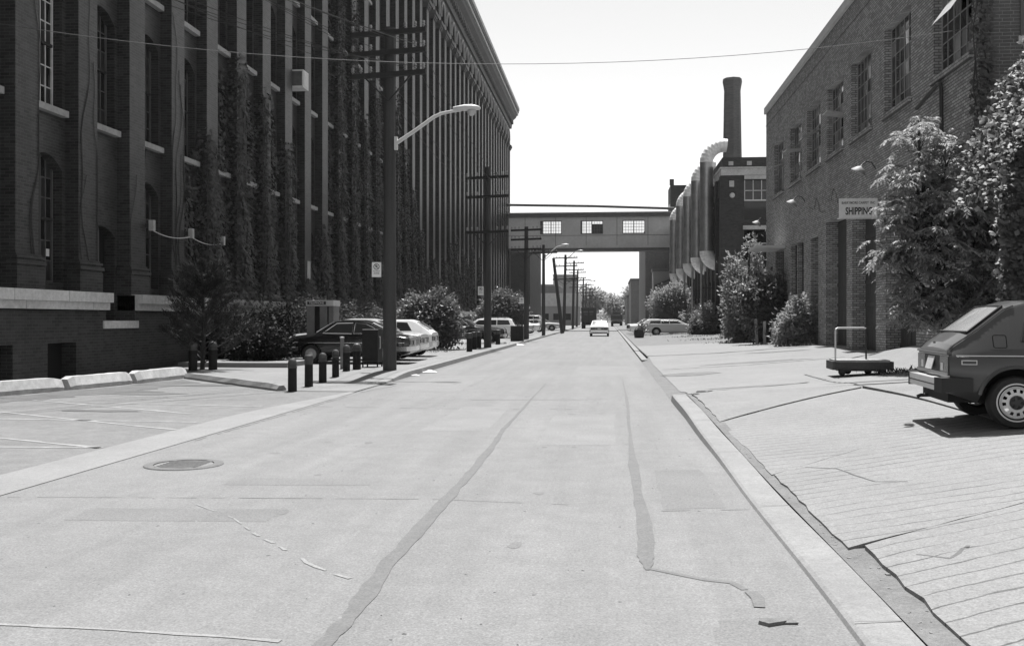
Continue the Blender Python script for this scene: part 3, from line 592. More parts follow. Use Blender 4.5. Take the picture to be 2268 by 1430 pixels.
sg = thing('shipping_sign', 'white SHIPPING sign projecting over the loading doors', 'sign', (7.63, 31.4, 4.64))
mb().box(7.06, 8.2, 31.38, 31.43, 4.64, 5.24).build('sign_board', 'sign_white', sg)
mb().tube([(8.2, 31.405, 4.62), (7.0, 31.405, 4.62)], .015, 6).build('bracket', 'frame_white', sg)
text('lettering', 'SHIPPING', .31, 'black_print', sg, (.02, -.024, .2), sx=.62, bold=.008); text('lettering', 'BARRYMORE CARPET  INC', .105, 'grey_print', sg, (0, -.024, .46), sx=.8, bold=.002)

# ------------------------------------------------------------------ middle building with chimney and ducts
md = thing('brick_mill', 'dark brick mill with stone bands standing behind the ventilation ducts', 'mill', (8.5, 75.6, 0))
mm = mb(); mops = [(76.8+3.1*i, 78.7+3.1*i, z0, z1) for i in range(18) for z0, z1 in ((1.5, 4.6), (6.4, 10.9))]
wall_yz(mm, 8.5, 75.6, 133, 0, 13.6, mops, -.4)
fx = [(10.1, 14.0, 8.95, 11.9), (10.1, 14, 5.6, 8.2)]
def wall_xz(m_, Y, X0, X1, z0, z1, ops, depth, mi=0):
    cx = sorted({X0, X1, *[v for o in ops for v in o[:2]]}); cz = sorted({z0, z1, *[v for o in ops for v in o[2:4]]})
    for a, b in zip(cx, cx[1:]):
        for c, d in zip(cz, cz[1:]):
            if any(o[0]-1e-6 <= a and b <= o[1]+1e-6 and o[2]-1e-6 <= c and d <= o[3]+1e-6 for o in ops): continue
            m_.poly([(a, Y, c), (b, Y, c), (b, Y, d), (a, Y, d)], mi)
    for a, b, c, d in [o[:4] for o in ops]:
        B = Y+depth
        for p, q in (((a, c), (b, c)), ((b, c), (b, d)), ((b, d), (a, d)), ((a, d), (a, c))): m_.poly([(p[0], Y, p[1]), (q[0], Y, q[1]), (q[0], B, q[1]), (p[0], B, p[1])], mi)
wall_xz(mm, 75.6, 8.5, 26, 0, 13.6, fx, .3)
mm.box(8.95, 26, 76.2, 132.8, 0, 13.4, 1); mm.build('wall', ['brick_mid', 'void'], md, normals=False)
mb().box(8.38, 26, 75.48, 133, 12.25, 12.75).build('cornice', 'stone', md); mb().box(8.3, 26, 75.4, 133, 12.76, 12.86).build('cornice_lip', 'stone', md)
mb().box(10.1, 14, 75.45, 75.6, 11.95, 12.22).build('lintel', 'stone', md); mb().box(10.0, 14, 75.4, 75.75, 8.2, 8.5).build('sill', 'stone', md); mb().box(10.0, 14, 75.4, 75.75, 7.0, 7.2).build('stone_band', 'stone', md)
f = mb()
for k in range(5): x = 10.12+k*.62; f.box(x, x+.06, 75.7, 75.76, 10.4, 11.9)
f.box(10.1, 14, 75.68, 75.78, 10.35, 10.45); f.box(10.1, 14, 75.7, 75.76, 11.1, 11.15); f = f.build('window', 'frame_white', md); mb().poly([(10.1, 75.8, 8.95), (14, 75.8, 8.95), (14, 75.8, 11.9), (10.1, 75.8, 11.9)]).build('pane', 'glass', f)
for x in (8.95, 10.3): mb().box(x, x+.35, 75.56, 75.6, 13.0, 13.3).build('stone_block', 'stone', md)
mb().box(9.0, 9.35, 75.5, 75.6, 11.4, 11.85).build('stone_block', 'stone', md); mb().lathe([(0, .1), (.15, .1), (.2, 0), (.15, -.1), (0, -.1)], (9.2, 75.4, 10.75), 12, 'y').build('alarm_bell', 'steel_light', md)
for i in range(19): mb().box(8.36, 8.5, 75.62+3.1*i, 76.5+3.1*i, 0, 12.25).build('pilaster', 'brick_mid', md)
tw = thing('brick_tower', 'brick tower rising behind the right end of the footbridge', 'tower', (9.7, 137, 0))
mb().box(8.3, 14, 134.5, 140, 0, 19.4).build('wall', 'brick_mid', tw); mb().box(8.2, 8.75, 134.4, 135, 19.402, 20.2).build('chimney', 'brick_mid', tw); mb().box(8.15, 8.3, 134.6, 139, 15.4, 15.7).build('stone_band', 'stone', tw); mb().box(8.15, 8.3, 134.6, 139, 16.6, 16.9).build('stone_band', 'stone', tw)
ch = thing('chimney_stack', 'tall tapering brick chimney with a flared top', 'chimney', (11.6, 95, 0))
mb().lathe([(1.05, 0), (.92, 14), (.77, 22.6), (.76, 22.9), (.82, 23.3), (.9, 23.75), (.86, 24.05), (.7, 24.05), (.6, 23.0)], (11.6, 95, 0), 8).build('shaft', 'brick_far', ch)
DY = [80, 88.5, 98, 108, 119]
for i, (y, zt) in enumerate(zip(DY, (13.9, 13.6, 13.4, 13.6, 13.2))):
    d_ = thing('ventilation_duct', ['silver ventilation duct with a ribbed elbow, nearest and tallest against the mill', 'second silver ventilation duct from the mill corner', 'third silver ventilation duct from the mill corner', 'fourth silver ventilation duct from the mill corner', 'farthest silver ventilation duct, beside the footbridge'][i], 'duct', (7.75, y, 4.8), 0, 'silver ducts on the mill wall')
    r_ = .52; x0 = 7.75
    p = mb(); p.tube([(x0, y, 6.9), (x0, y, 9), (x0, y, 11), (x0, y, zt)], r_, 18); p.build('pipe', 'duct', d_, smooth=True)
    for z in (8.2, 10.3, 12.4): mb().lathe([(r_, -.05), (r_+.04, -.05), (r_+.04, .05), (r_, .05)], (x0, y, z), 18).build('joint_ring', 'duct', d_)
    for K, R_, z_, sg_, ext, rr_ in ((9, 1.35, zt, 1, .56, r_), (8, 1.0, 6.9, -1, .44, r_+.03)):
        P, Q = [], []
        for k in range(K):
            for f, dr_ in ((.02, .014), (.1, .016), (.16, 0), (.95, 0)):
                a = math.pi*ext*(k+f)/K; P.append((x0+R_-R_*math.cos(a), y, z_+sg_*R_*math.sin(a))); Q.append(rr_+dr_)
        e = mb(); e.tube(P, Q, 18, cap=False); e.build('elbow', 'bright_duct', d_, smooth=True, sharp=40)
    mb().tube([(x0-.25, y+1.6, 0), (x0-.25, y+1.6, 12)], .1, 8).build('drain_pipe', 'duct', d_)
    for z in (4, 9): mb().box(x0-.3, 8.5, y+1.55, y+1.65, z, z+.08).build('bracket', 'frame_dark', d_)
lk = thing('brick_lean_to', 'low brick lean-to between the warehouse and the mill', 'outbuilding', (8.4, 53.2, 0))
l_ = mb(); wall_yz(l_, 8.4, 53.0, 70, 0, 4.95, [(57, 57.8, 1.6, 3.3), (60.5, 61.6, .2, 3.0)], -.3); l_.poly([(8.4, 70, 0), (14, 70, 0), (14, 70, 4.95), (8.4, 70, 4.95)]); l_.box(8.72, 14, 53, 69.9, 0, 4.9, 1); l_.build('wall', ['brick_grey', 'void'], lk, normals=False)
mb().box(8.3, 14, 52.95, 70.1, 4.955, 5.1).build('roof_edge', 'brick_grey', lk)
mb().box(8.1, 8.35, 53.5, 53.7, 4.2, 5.5).build('vent_post', 'frame_dark', lk)

# ------------------------------------------------------------------ footbridge over the street
br = thing('footbridge', 'grey panelled footbridge with three windows crossing above the street', 'footbridge', (-2.3, 133, 10.6))
BX0, BX1, BZ0, BZ1 = -13.2, 8.5, 10.9, 15.0
wx = [(-8.9, -6.2), (-3.55, -.75), (1.95, 4.75)]
fops = [(a, b, 12.85, 14.45) for a, b in wx]
for Y, dz in ((132, 0), (135.4, .27)):
    b_ = mb(); wall_xz(b_, Y, BX0, BX1, BZ0, BZ1, [(a+(.07 if dz else 0), b+(.1 if dz else 0), c+dz-.1*bool(dz), d+dz+.1*bool(dz)) for a, b, c, d in fops], .12 if not dz else -.12); b_.build('wall', 'bridge_panel', br, normals=False)
mb().box(BX0, BX1, 131.9, 135.5, BZ0-.3, BZ0).build('floor_beam', 'bridge_trim', br); mb().box(BX0, BX1, 131.7, 135.6, BZ1, BZ1+.45).build('roof', 'bridge_trim', br); mb().box(BX0, BX1, 131.6, 135.7, BZ1+.455, BZ1+.62).build('roof_edge', 'bridge_light', br)
for x in [BX0+2.2+4.05*i-.02 for i in range(6)]: mb().box(x, x+.05, 131.97, 131.995, BZ0+.36, BZ1-.02).build('panel_seam', 'bridge_trim', br)
mb().box(BX0, BX1, 131.972, 131.993, 12.55, 12.6).build('panel_seam', 'bridge_trim', br)
for wi, (a, b) in enumerate(wx):
    f = mb(); c, d = 12.85, 14.45; Y = 131.95
    f.box(a-.08, a+.02, Y, Y+.1, c-.08, d+.08); f.box(b-.02, b+.08, Y, Y+.1, c-.08, d+.08); f.box(a+.02, b-.02, Y, Y+.1, c-.08, c+.02); f.box(a+.02, b-.02, Y, Y+.1, d-.02, d+.08); m = (a+b)/2; f.box(m-.06, m+.06, Y, Y+.1, c+.02, d-.02)
    for s0, s1 in ((a, m), (m, b)):
        for q in (1, 2, 3): x = s0+(s1-s0)*q/4; f.box(x-.02, x+.02, Y+.03, Y+.07, c+.02, d-.02)
        for q in (1, 2, 3): z = c+(d-c)*q/4; f.box(s0+.06, s1-.06, Y+.035, Y+.065, z-.02, z+.02)
    f = f.build('window', 'frame_grey', br)
    for s0, s1 in ((a, m), (m, b)):
        for q in range(4):
            for r_ in range(4):
                dark = wi == 1 and s0 == m and r_ < 3
                mb().poly([(s0+(s1-s0)*q/4, Y+.05, c+(d-c)*r_/4), (s0+(s1-s0)*(q+1)/4, Y+.05, c+(d-c)*r_/4), (s0+(s1-s0)*(q+1)/4, Y+.05, c+(d-c)*(r_+1)/4), (s0+(s1-s0)*q/4, Y+.05, c+(d-c)*(r_+1)/4)]).build('pane', 'glass_dull' if dark else 'glass_thin', f)
pb = mb(); pb.tube([(-13.2, 131.0, 16.6), (-2, 131.2, 16.35), (8.6, 131.5, 15.95)], .17, 8); props(pb.build('steam_pipe', 'bridge_trim'), 'dark pipe running just above the footbridge roof', 'pipe')
for x in (8.0, 8.3): mb().box(x, x+.12, 131.3, 131.5, .1, BZ0-.3).build('column', 'bridge_trim', br)
mb().box(-13.1, -12.9, 131.5, 131.8, .1, BZ0-.3).build('column', 'bridge_trim', br)

# ------------------------------------------------------------------ far buildings
def block(name, label, cat, x0, x1, y0, y1, h, m, roof='roof_far', wins=None, rh=.4):
    t = thing(name, label, cat, ((x0+x1)/2, y0, 0)); mb().box(x0, x1, y0, y1, 0, h).build('wall', m, t); mb().box(x0-.15, x1+.15, y0-.15, y1, h+.002, h+rh).build('roof_edge', roof, t)
    for (a, b, c, d) in wins or []: mb().box(a, b, y0-.03, y0+.02, c, d).build('window', 'glass', t)
    return t
block('brick_annex', 'dark brick annex beyond the far end of the factory', 'annex', -24, -11.1, 141, 165, 12.5, 'brick_mid', 'cornice')
block('brick_shed', 'grey brick shed under the right end of the footbridge', 'shed', 5.2, 12, 141, 170, 13.5, 'brick_far', 'cornice', [(8, 10, 2, 4)])
lo = block('pale_loading_shed', 'pale rendered loading shed in front of the brick shed', 'shed', 6.1, 8.3, 136.5, 140.8, 8.0, 'far_pale', 'far_mid')
m_ = mb(); m_.prism([(6.2, 135.2, 5.9), (9.0, 135.2, 7.0), (9.0, 135.2, 7.25), (6.2, 135.2, 6.1)], (0, 1.4, 0)); m_.build('awning', 'bridge_trim', lo)
block('narrow_brick_house', 'narrow far brick building beyond the brick shed', 'building', 4.2, 9, 185, 205, 8.6, 'brick_far', 'cornice')
block('low_brick_building', 'lowest far brick building on the right by the trees', 'building', 4.0, 9, 215, 240, 6.2, 'brick_far', 'cornice')
t = block('low_workshop', 'low far workshop with a broad white fascia behind the poles', 'workshop', -21, -6.5, 215, 235, 4.3, 'far_mid', 'white_paint', [(-19+2.4*i, -17.6+2.4*i, 1.3, 2.7) for i in range(5)], 2.8)
block('flat_roofed_block', 'dark flat-roofed building just above the white fascia', 'building', -26, -12, 240, 262, 9.5, 'far_dark', 'far_mid')
block('pale_tower_block', 'pale square block standing behind the utility poles', 'building', -16.5, -9.5, 300, 320, 14.5, 'far_mid', 'far_mid')
sky_m = thing('radio_mast', 'thin mast with clustered fittings beyond the factory', 'mast', (-12.2, 165, 0)); mb().tube([(-12.2, 165, 0), (-12.2, 165, 11.6)], [.3, .16], 8).build('pole', 'iron', sky_m)
for z, r_ in ((11.3, .3), (10.7, .5), (10.0, .35), (8.9, .5), (8.5, .55), (7.2, .3)): mb().lathe([(0, .3), (r_, .2), (r_, -.2), (0, -.3)], (-12.2, 165, z), 8).build('fitting', 'iron', sky_m)

# ------------------------------------------------------------------ utility poles, lamps, signs, wires
def upole(x, y, h, r, arms, label, lean=0, skew=.12, L=1.08, grp='wooden utility poles along the left kerb'):
    t = thing('utility_pole', label, 'utility pole', (x, y, swz(y)), 0, grp)
    mb().tube([(x, y, swz(y)-.05), (x+lean*.5, y, h*.5), (x+lean, y, h)], [r, r*.88, r*.72], 14).build('pole', 'pole_wood', t, smooth=True)
    for z in arms:
        f = z/h; cx = x+lean*f; m_ = mb(); m_.obox((cx, y-r*.85-.07, z), (L, -L*skew, .02*L), (.06*skew, .06, 0), (0, 0, .065)); a = m_.build('crossarm', 'arm_wood', t)
        for q in (-.94, -.72, -.46, .46, .72, .94): mb().lathe([(.0, .2), (.035, .19), (.05, .13), (.03, .11), (.05, .07), (.02, .05), (.015, 0)], (cx+q*L, y-r*.85-.07-q*L*skew, z+.06+.02*q), 8).build('insulator', 'porcelain', a, smooth=True)
    z = arms[-1]; cx = x+lean*z/h
    for s in (-1, 1): mb().tube([(cx+s*.62*L, y-r*.85-.12-s*.62*L*skew, z-.05), (cx, y-r*.9, z-.72)], .025, 6).build('brace', 'iron', t)
    return t
upole(-6.02, 27.11, 9.6, .19, (9.4, 8.86, 8.25), 'thick wooden utility pole beside the mailbox, nearest to the camera')
upole(-5.97, 49.2, 9.1, .19, (8.55, 7.6, 5.85), 'second wooden utility pole, beside the row of small bollards')
upole(-5.7, 69.5, 8.0, .19, (7.75, 7.1, 6.4), 'third wooden utility pole, between the slatted bin and the second bush')
upole(-5.52, 85.3, 7.9, .16, (7.2,), 'thin fourth wooden utility pole carrying the second street lamp', L=1.2)
upole(-4.6, 100.5, 7.7, .2, (7.0,), 'leaning fifth wooden utility pole without a lamp', lean=-.9, L=.01)
for i, (x, y, h) in enumerate(((-5.4, 122, 9.4), (-5.3, 150, 10.3), (-5.6, 178, 10.2), (-5.3, 207, 10), (-5.4, 238, 10), (-5.2, 275, 10), (-5.2, 320, 10.5))):
    upole(x, y, h, .2, (h-.4, h-1.4, h-3), ordinal(i+5)+' wooden utility pole along the left kerb, far down the street', L=1.5, lean=.2)
def street_lamp(x, y, z, label, arm=2.3, rise=.85):
    t = thing('street_lamp', label, 'street lamp', (x, y, z), 0, 'street lamps bracketed to the utility poles')
    mb().box(-.02, .06, -.06, .06, -.18, .18).build('bracket', 'metal_lamp', t, local=True)
    mb().tube([(.02, 0, 0), (arm*.25, 0, rise*.42), (arm*.46, 0, rise*.82), (arm*.56, 0, rise*.94), (arm*.68, 0, rise*1.0), (arm*.8, 0, rise*1.04)], [.055, .05, .05, .045, .04, .04], 10).build('arm', 'metal_lamp', t, local=True, smooth=True)
    h = mb(); n = 12; rings = []
    for u, wd, up, dn in ((.70, .05, .05, .05), (.76, .1, .08, .06), (.84, .13, .11, .07), (.93, .13, .11, .07), (1.0, .09, .07, .05), (1.03, .03, .02, .03)):
        rings.append([(arm*u, wd*math.cos(2*math.pi*k/n), rise*1.04+.04+(up if math.sin(2*math.pi*k/n) > 0 else dn)*math.sin(2*math.pi*k/n)) for k in range(n)])
    h.add([p for g in rings for p in g], [(i*n+k, i*n+(k+1) % n, (i+1)*n+(k+1) % n, (i+1)*n+k) for i in range(5) for k in range(n)]+[tuple(range(n)), tuple(range(5*n, 6*n))])
    h.build('lamp_head', 'metal_lamp', t, local=True, smooth=True, sharp=60)
    mb().lathe([(.11, 0), (.12, -.06), (.08, -.13), (0, -.15)], (arm*.92, 0, rise*1.04-.02), 12).build('bowl', 'lamp_clear', t, local=True, smooth=True)
street_lamp(-5.84, 27.0, 6.38, 'pale curved street lamp on the nearest utility pole')
street_lamp(-5.38, 85.2, 6.9, 'second pale street lamp, seen in front of the footbridge', 2.0, .9)
street_lamp(-5.1, 122, 8.9, 'third street lamp, above the far poles', 2.0, .9)
street_lamp(-5.2, 178, 6.6, 'farthest street lamp arm, low between the far poles', 3.0, 1.7)
def nopark(x, y, z, label, wd=.26, h=.41):
    t = thing('parking_sign', label, 'sign', (x, y, z), 0, 'no parking signs on the utility poles')
    mb().box(-wd/2, wd/2, 0, .012, 0, h).build('sign_plate', 'sign_white', t, local=True)
    c = (0, -.003, h*.70); q = mb(); q.lathe([(.068, 0), (.084, 0), (.084, .003), (.068, .003)], c, 24, 'y'); q.obox((0, -.0035, h*.70), (.052, 0, -.052), (.006, 0, .006), (0, .0012, 0)); q.build('prohibition_ring', 'black_print', t, local=True)
    text('letter', 'P', .11, 'black_print', t, (0.0, -.003, h*.70), bold=.003)
    text('letter', 'NO STOP', .045, 'grey_print', t, (0, -.002, h*.39)); text('letter', 'ZONE', .06, 'grey_print', t, (0, -.002, h*.25))
nopark(-6.35, 26.93, 2.7, 'white no parking sign on the left of the nearest utility pole')
nopark(-6.29, 49.0, 2.72, 'small no parking sign on the second utility pole', .28, .44)
nopark(-6.02, 69.3, 2.62, 'smallest no parking sign on the third utility pole', .3, .42)
def wire(p, q, sag, label, r=.012, name='overhead_wire', m='wire', group='overhead wires at the nearest pole'):
    p, q = Vector(p), Vector(q); pts = [p.lerp(q, k/24)-Vector((0, 0, sag*4*(k/24)*(1-k/24))) for k in range(25)]
    return props(mb().tube(pts, r, 5).build(name, m), label, 'wire', group)
wire((-13.2, 20.4, 7.95), (8.19, 23.4, 8.12), .85, 'single thin cable sagging across the whole street from factory to warehouse', .007, 'span_cable', 'frame_grey', None)
for i, (dx, z) in enumerate(((-1.0, 9.05), (-.75, 9.05), (-.5, 9.05), (.5, 9.05), (.78, 9.05), (1.0, 9.05), (-.75, 8.43), (.5, 8.43), (.78, 8.43), (1.0, 8.43))):
    wire((-6.02+dx, 26.9-dx*.12, z), (-13.3, 8.5+i*.9, 11.2-i*.18), .35+.03*i, 'overhead wire from the '+('middle' if z > 9 else 'lowest')+' crossarm of the nearest pole, '+{-1.0: 'far left', -.75: 'second from left', -.5: 'inner left', .5: 'inner right', .78: 'second from right', 1.0: 'far right'}[dx]+' insulator', .008 if i != 4 else .012, m='wire' if i != 4 else 'frame_grey')
for i, dx in enumerate((-.9, -.5, .5, .9)): wire((-6.02+dx, 27.1, 9.05), (-5.97+dx, 49.2, 8.2), .5, 'overhead wire between the first and second poles, '+{-.9: 'leftmost', -.5: 'inner left', .5: 'inner right', .9: 'rightmost'}[dx]+' of four', .008, group='overhead wires between the first two poles')
# wall lights with cable, air conditioner, notices on the factory
for i, (y, z, l) in enumerate(((27.45, 4.08, 'white box light on the third factory pilaster, nearest of the three'), (30.15, 4.08, 'white box light on the fourth factory pilaster, middle of the three'), (32.7, 4.05, 'white box light half in ivy, farthest of the three'))):
    t = thing('wall_light', l, 'wall light', (XP+.02, y, z), 0, 'white box lights on the factory pilasters'); mb().box(XP+.1, XP+.24, y-.07, y+.07, z, z+.3).build('lamp_box', 'white_paint', t); mb().box(XP, XP+.1, y-.1, y+.02, z+.08, z+.2).build('bracket', 'iron', t)
for p, q, l in (((XP+.15, 27.5, 4.1), (XP+.15, 30.1, 4.12), 'pale cable between the first two box lights'), ((XP+.15, 30.2, 4.12), (XP+.15, 32.65, 4.1), 'pale cable between the last two box lights')): wire(p, q, .12, l, .014, 'light_cable', 'cable_pale', None)
ac = thing('air_conditioner', 'pale air conditioner box sticking out between two factory pilasters', 'air conditioner', (-13.3, 41.5, 11.35)); mb().box(-14, -12.85, 41.1, 41.85, 11.35, 12.1).build('casing', 'frame_white', ac); mb().box(-13.6, -12.9, 41.075, 41.098, 11.42, 12.03).build('grille', 'frame_grey', ac); mb().box(-12.848, -12.83, 41.17, 41.78, 11.42, 12.03).build('front_panel', 'booth_light', ac)
for y, z0, z1, l in ((bay_y(8)+.3, 3.25, 4.1, 'white notice board on a bare pilaster above the phone booth, the higher one'), (bay_y(9)+.3, 2.95, 3.55, 'white notice board on the pilaster next right, the lower one')):
    props(mb().box(XP+.005, XP+.03, y, y+.42, z0, z1).build('notice_board', 'white_paint'), l, 'notice', 'white notices on the factory pilasters')

# ------------------------------------------------------------------ street furniture
def bollard(x, y, h, r, label, kind=0, grp='black bollards in a row by the parking entrance'):
    z = swz(y) if y > 21 else .018
    t = thing('bollard', label, 'bollard', (x, y, z), 0, grp); o = mb()
    o.lathe([(r*1.02, -.02), (r, .02), (r*.97, h*.62), (r*.97, h*.70)], n=18); o.build('post', 'bollard_black', t, local=True, smooth=True)
    if kind == 0:
        mb().lathe([(r*.96, h*.7), (r*1.06, h*.705), (r*1.06, h*.74), (r*.94, h*.745), (r*.94, h*.8), (r*1.06, h*.805), (r*1.06, h*.84), (r*.9, h*.845)], n=18).build('band', 'bollard_band', t, local=True, smooth=True)
        mb().lathe([(r*.98, h*.845), (r*.97, h*.88), (r*.85, h*.94), (r*.55, h*.985), (0, h)], n=18).build('cap', 'bollard_cap', t, local=True, smooth=True)
    else:
        mb().lathe([(r*.99, h*.7), (r*1.03, h*.9), (r*1.0, h*.97), (r*.8, h), (0, h)], n=18).build('cap', 'bollard_band', t, local=True, smooth=True)
BL = [(-6.66, 20.55, .70, .095, 'dented black bollard at the end of the concrete kerb, nearest of six', 0), (-6.73, 21.94, .72, .095, 'flat-topped black bollard, second of the six from the kerb end', 1), (-6.82, 23.35, .72, .095, 'round-capped black bollard, third of the six from the kerb end', 0), (-6.9, 24.77, .70, .09, 'round-capped black bollard, fourth of the six, in front of the black car', 0), (-7.1, 26.57, .72, .1, 'round-capped black bollard with a pipe behind, fifth of the six', 0), (-7.04, 27.46, .74, .115, 'round-capped black bollard beside the mailbox, last of the six', 0)]
for b in BL: bollard(*b)
for x, y, l in ((-11.32, 26.3, 'black bollard half hidden in the pine, left of the two'), (-11.0, 26.9, 'black bollard half hidden in the pine, right of the two')): bollard(x, y, .8, .12, l, 0, 'bollards under the pine')
for i, (x, y) in enumerate(((-6.0, 42.88), (-6.25, 46.2), (-6.25, 47.9), (-6.1, 55))): bollard(x, y, .82, .13, 'small dark bollard with a pale top, '+['nearest of the group by the second pole', 'second of the group by the second pole', 'third, nearly touching the second pole', 'by the front bumper of the dark wagon'][i], 1, 'bollards by the second utility pole')
bp_ = thing('steel_post', 'thin grey steel post behind the fifth bollard', 'post', (-7.5, 27.6, .12)); mb().tube([(-7.5, 27.6, .1), (-7.5, 27.6, 1.0)], .055, 10).build('tube', 'booth_metal', bp_, smooth=True); mb().lathe([(.065, 1.0), (.065, 1.04), (0, 1.05)], (-7.5, 27.6, 0), 10).build('cap', 'booth_light', bp_)
def stop_block(p, q, label, name='wheel_stop', h=.27, wd=.2, grp='white concrete wheel stops along the factory wall'):
    p, q = Vector((*p, 0)), Vector((*q, 0)); d = (q-p); L = d.length; a = math.atan2(d.y, d.x); t = thing(name, label, 'wheel stop' if name == 'wheel_stop' else 'kerb block', p, a, grp)
    m_ = mb(); pr = [(-wd, .012), (-wd, h*.35), (-wd*.5, h), (wd*.5, h), (wd, h*.35), (wd, .012)]; n = 12; rings = []
    for k in range(n+1):
        x = L*k/n; s = 1 if 0 < k < n else .82; rings.append([(x+random.uniform(-.01, .01), y*s+random.uniform(-.008, .008), z*(s if z > .1 else 1)+(random.uniform(-.006, .006) if z > .05 else 0)) for y, z in pr])
    m_.add([v for g in rings for v in g], [(i*6+k, i*6+(k+1) % 6, (i+1)*6+(k+1) % 6, (i+1)*6+k) for i in range(n) for k in range(6)]+[tuple(range(6)), tuple(range(n*6, n*6+6))]); m_.build('block', 'white_paint' if name == 'wheel_stop' else 'kerb', t, local=True)
stop_block((-12.55, 17.4), (-11.75, 20.35), 'white concrete wheel stop cut by the left edge of the picture', h=.3); stop_block((-11.72, 20.5), (-11.35, 22.6), 'white concrete wheel stop in the middle of three, chipped end', h=.3); stop_block((-11.32, 22.75), (-11.05, 25.0), 'white concrete wheel stop nearest to the pine, right of three', h=.3)
stop_block((-10.93, 24.96), (-6.95, 20.72), 'long low concrete kerb leading to the first bollard', 'kerb_block', .16, .13, None)
mh = thing('manhole_cover', 'round iron manhole cover set in the road', 'manhole cover', (-4.49, 10.2, 0))
mb().lathe([(0, .006), (.30, .006)], n=32).build('lid', 'iron_lid', mh, local=True)
for k in range(7): mb().box(-.22, .22, -.25+k*.075, -.22+k*.075, .0055, .012).build('rib', 'iron_lid', mh, local=True)
mb().lathe([(.31, .004), (.31, .012), (.40, .012), (.41, .004)], n=32).build('rim', 'tar', mh, local=True)
# phone booth
bt = thing('phone_booth', 'open pedestal phone booth with a TELEPHONE header beside the black car', 'phone booth', (-9.62, 32.4, swz(32)))
z0 = swz(32)
mb().tube([(-9.77, 32.42, z0), (-9.77, 32.42, .9)], .085, 12).build('pedestal', 'booth_light', bt, smooth=True); mb().lathe([(.2, z0), (.2, z0+.06), (.09, z0+.14)], (-9.77, 32.42, 0), 12).build('foot', 'booth_light', bt)
mb().box(-9.98, -9.72, 32.3, 32.36, .82, 1.98).build('side_panel', 'booth_metal', bt); mb().box(-9.55, -9.3, 32.35, 32.4, .82, 1.98).build('side_panel', 'booth_metal', bt); mb().box(-9.26, -9.1, 32.4, 33.1, .86, 1.98).build('side_panel', 'booth_metal', bt); mb().box(-9.96, -9.3, 33.05, 33.1, .82, 1.98).build('back_panel', 'frame_dark', bt)
mb().box(-9.7, -9.5, 32.8, 33.04, 1.05, 1.6).build('telephone', 'black_plastic', bt); mb().box(-9.72, -9.56, 32.6, 32.9, .84, .88).build('shelf', 'chrome', bt)
mb().box(-10.0, -9.07, 32.28, 33.12, 1.98, 2.17).build('header', 'booth_light', bt); mb().box(-9.95, -9.32, 32.262, 32.279, 2.02, 2.13).build('header_strip', 'frame_dark', bt)
text('lettering', 'TELEPHONE', .1, 'sign_white', bt, (-.015, -.142, 2.075-z0), sx=.95)
# mailbox
mx = thing('mailbox', 'dark street mailbox with its back to the camera beside the pole', 'mailbox', (-6.95, 28.95, swz(29)), R(-4)); b_ = mb(); w2, dp, h0, h1 = .24, .24, .14, 1.12
pr = [(-dp, h0), (dp, h0), (dp, h1-.18)]+[(dp*math.cos(a), h1-.18+.18*math.sin(a)) for a in [R(20*k) for k in range(1, 9)]]+[(-dp, h1-.18)]
pr = [(-dp, h0), (dp, h0), (dp, h1-.3), (dp*.92, h1-.18), (dp*.7, h1-.08), (dp*.35, h1-.02), (0, h1), (-dp*.6, h1), (-dp, h1-.02)]
b_.prism([(-w2, y, z) for y, z in pr], (2*w2, 0, 0)); b_.build('body', 'mailbox', mx, local=True, smooth=True)
for sx in (-1, 1):
    for sy in (-1, 1): mb().box(sx*w2-.035*(sx > 0)*1, sx*w2+.035*(sx < 0), sy*dp-.04*(sy > 0), sy*dp+.04*(sy < 0), 0, h0).build('leg', 'mailbox', mx, local=True)
mb().box(-w2+.01, w2-.01, -dp-.012, -dp-.002, .16, .2).build('bottom_rail', 'iron', mx, local=True); mb().tube([(w2+.0, -.1, .9), (w2+.03, -.1, .9), (w2+.03, -.1, .55), (w2, -.1, .55)], .012, 6).build('side_handle', 'booth_light', mx, local=True)
# slatted bin, planter barrel, litter
sb = thing('slatted_bin', 'dark slatted waste bin at the kerb by the third pole', 'bin', (-5.75, 63, .12))
for k in range(9): mb().box(-.40+k*.088, -.40+k*.088+.07, -.3, -.27, .0, 1.0).build('slat', 'arm_wood', sb, local=True)
mb().box(-.4, .4, -.26, .3, .02, .96).build('liner', 'iron', sb, local=True)
pb_ = thing('planter_barrel', 'dark barrel planter in front of the grey station wagon', 'planter', (2.3, 74.9, lotz(2.3, 74.9))); mb().lathe([(0, 0), (.34, 0), (.4, .3), (.36, .6), (.3, .6), (.3, .5), (0, .5)], n=14).build('barrel', 'iron', pb_, local=True, smooth=True)
P = RNG.normal(0, .22, (160, 3))+np.array([.25, 0, .72]); V, F = leaves(P, RNG.normal(0, 1, (160, 3))+[0, 0, .3], RNG.normal(0, 1, (160, 3)), .2, .12); link('foliage', big_mesh('foliage', V, F, 'leaf_bush'), pb_)
for i, (x, y, a, s, l) in enumerate(((.83, 5.16, .3, 1, 'broken brick lying on the road, left piece'), (.915, 5.18, -.2, .6, 'broken brick lying on the road, smaller right piece'))):
    m_ = mb(); m_.obox((0, 0, .010*s), (.055*s, .012, 0), (-.014, .026*s, 0), (.003, 0, .010*s)); o = m_.build('broken_brick', 'dirt'); o.location = (x, y, 0); o.rotation_euler = (0, 0, a); props(o, l, 'brick')
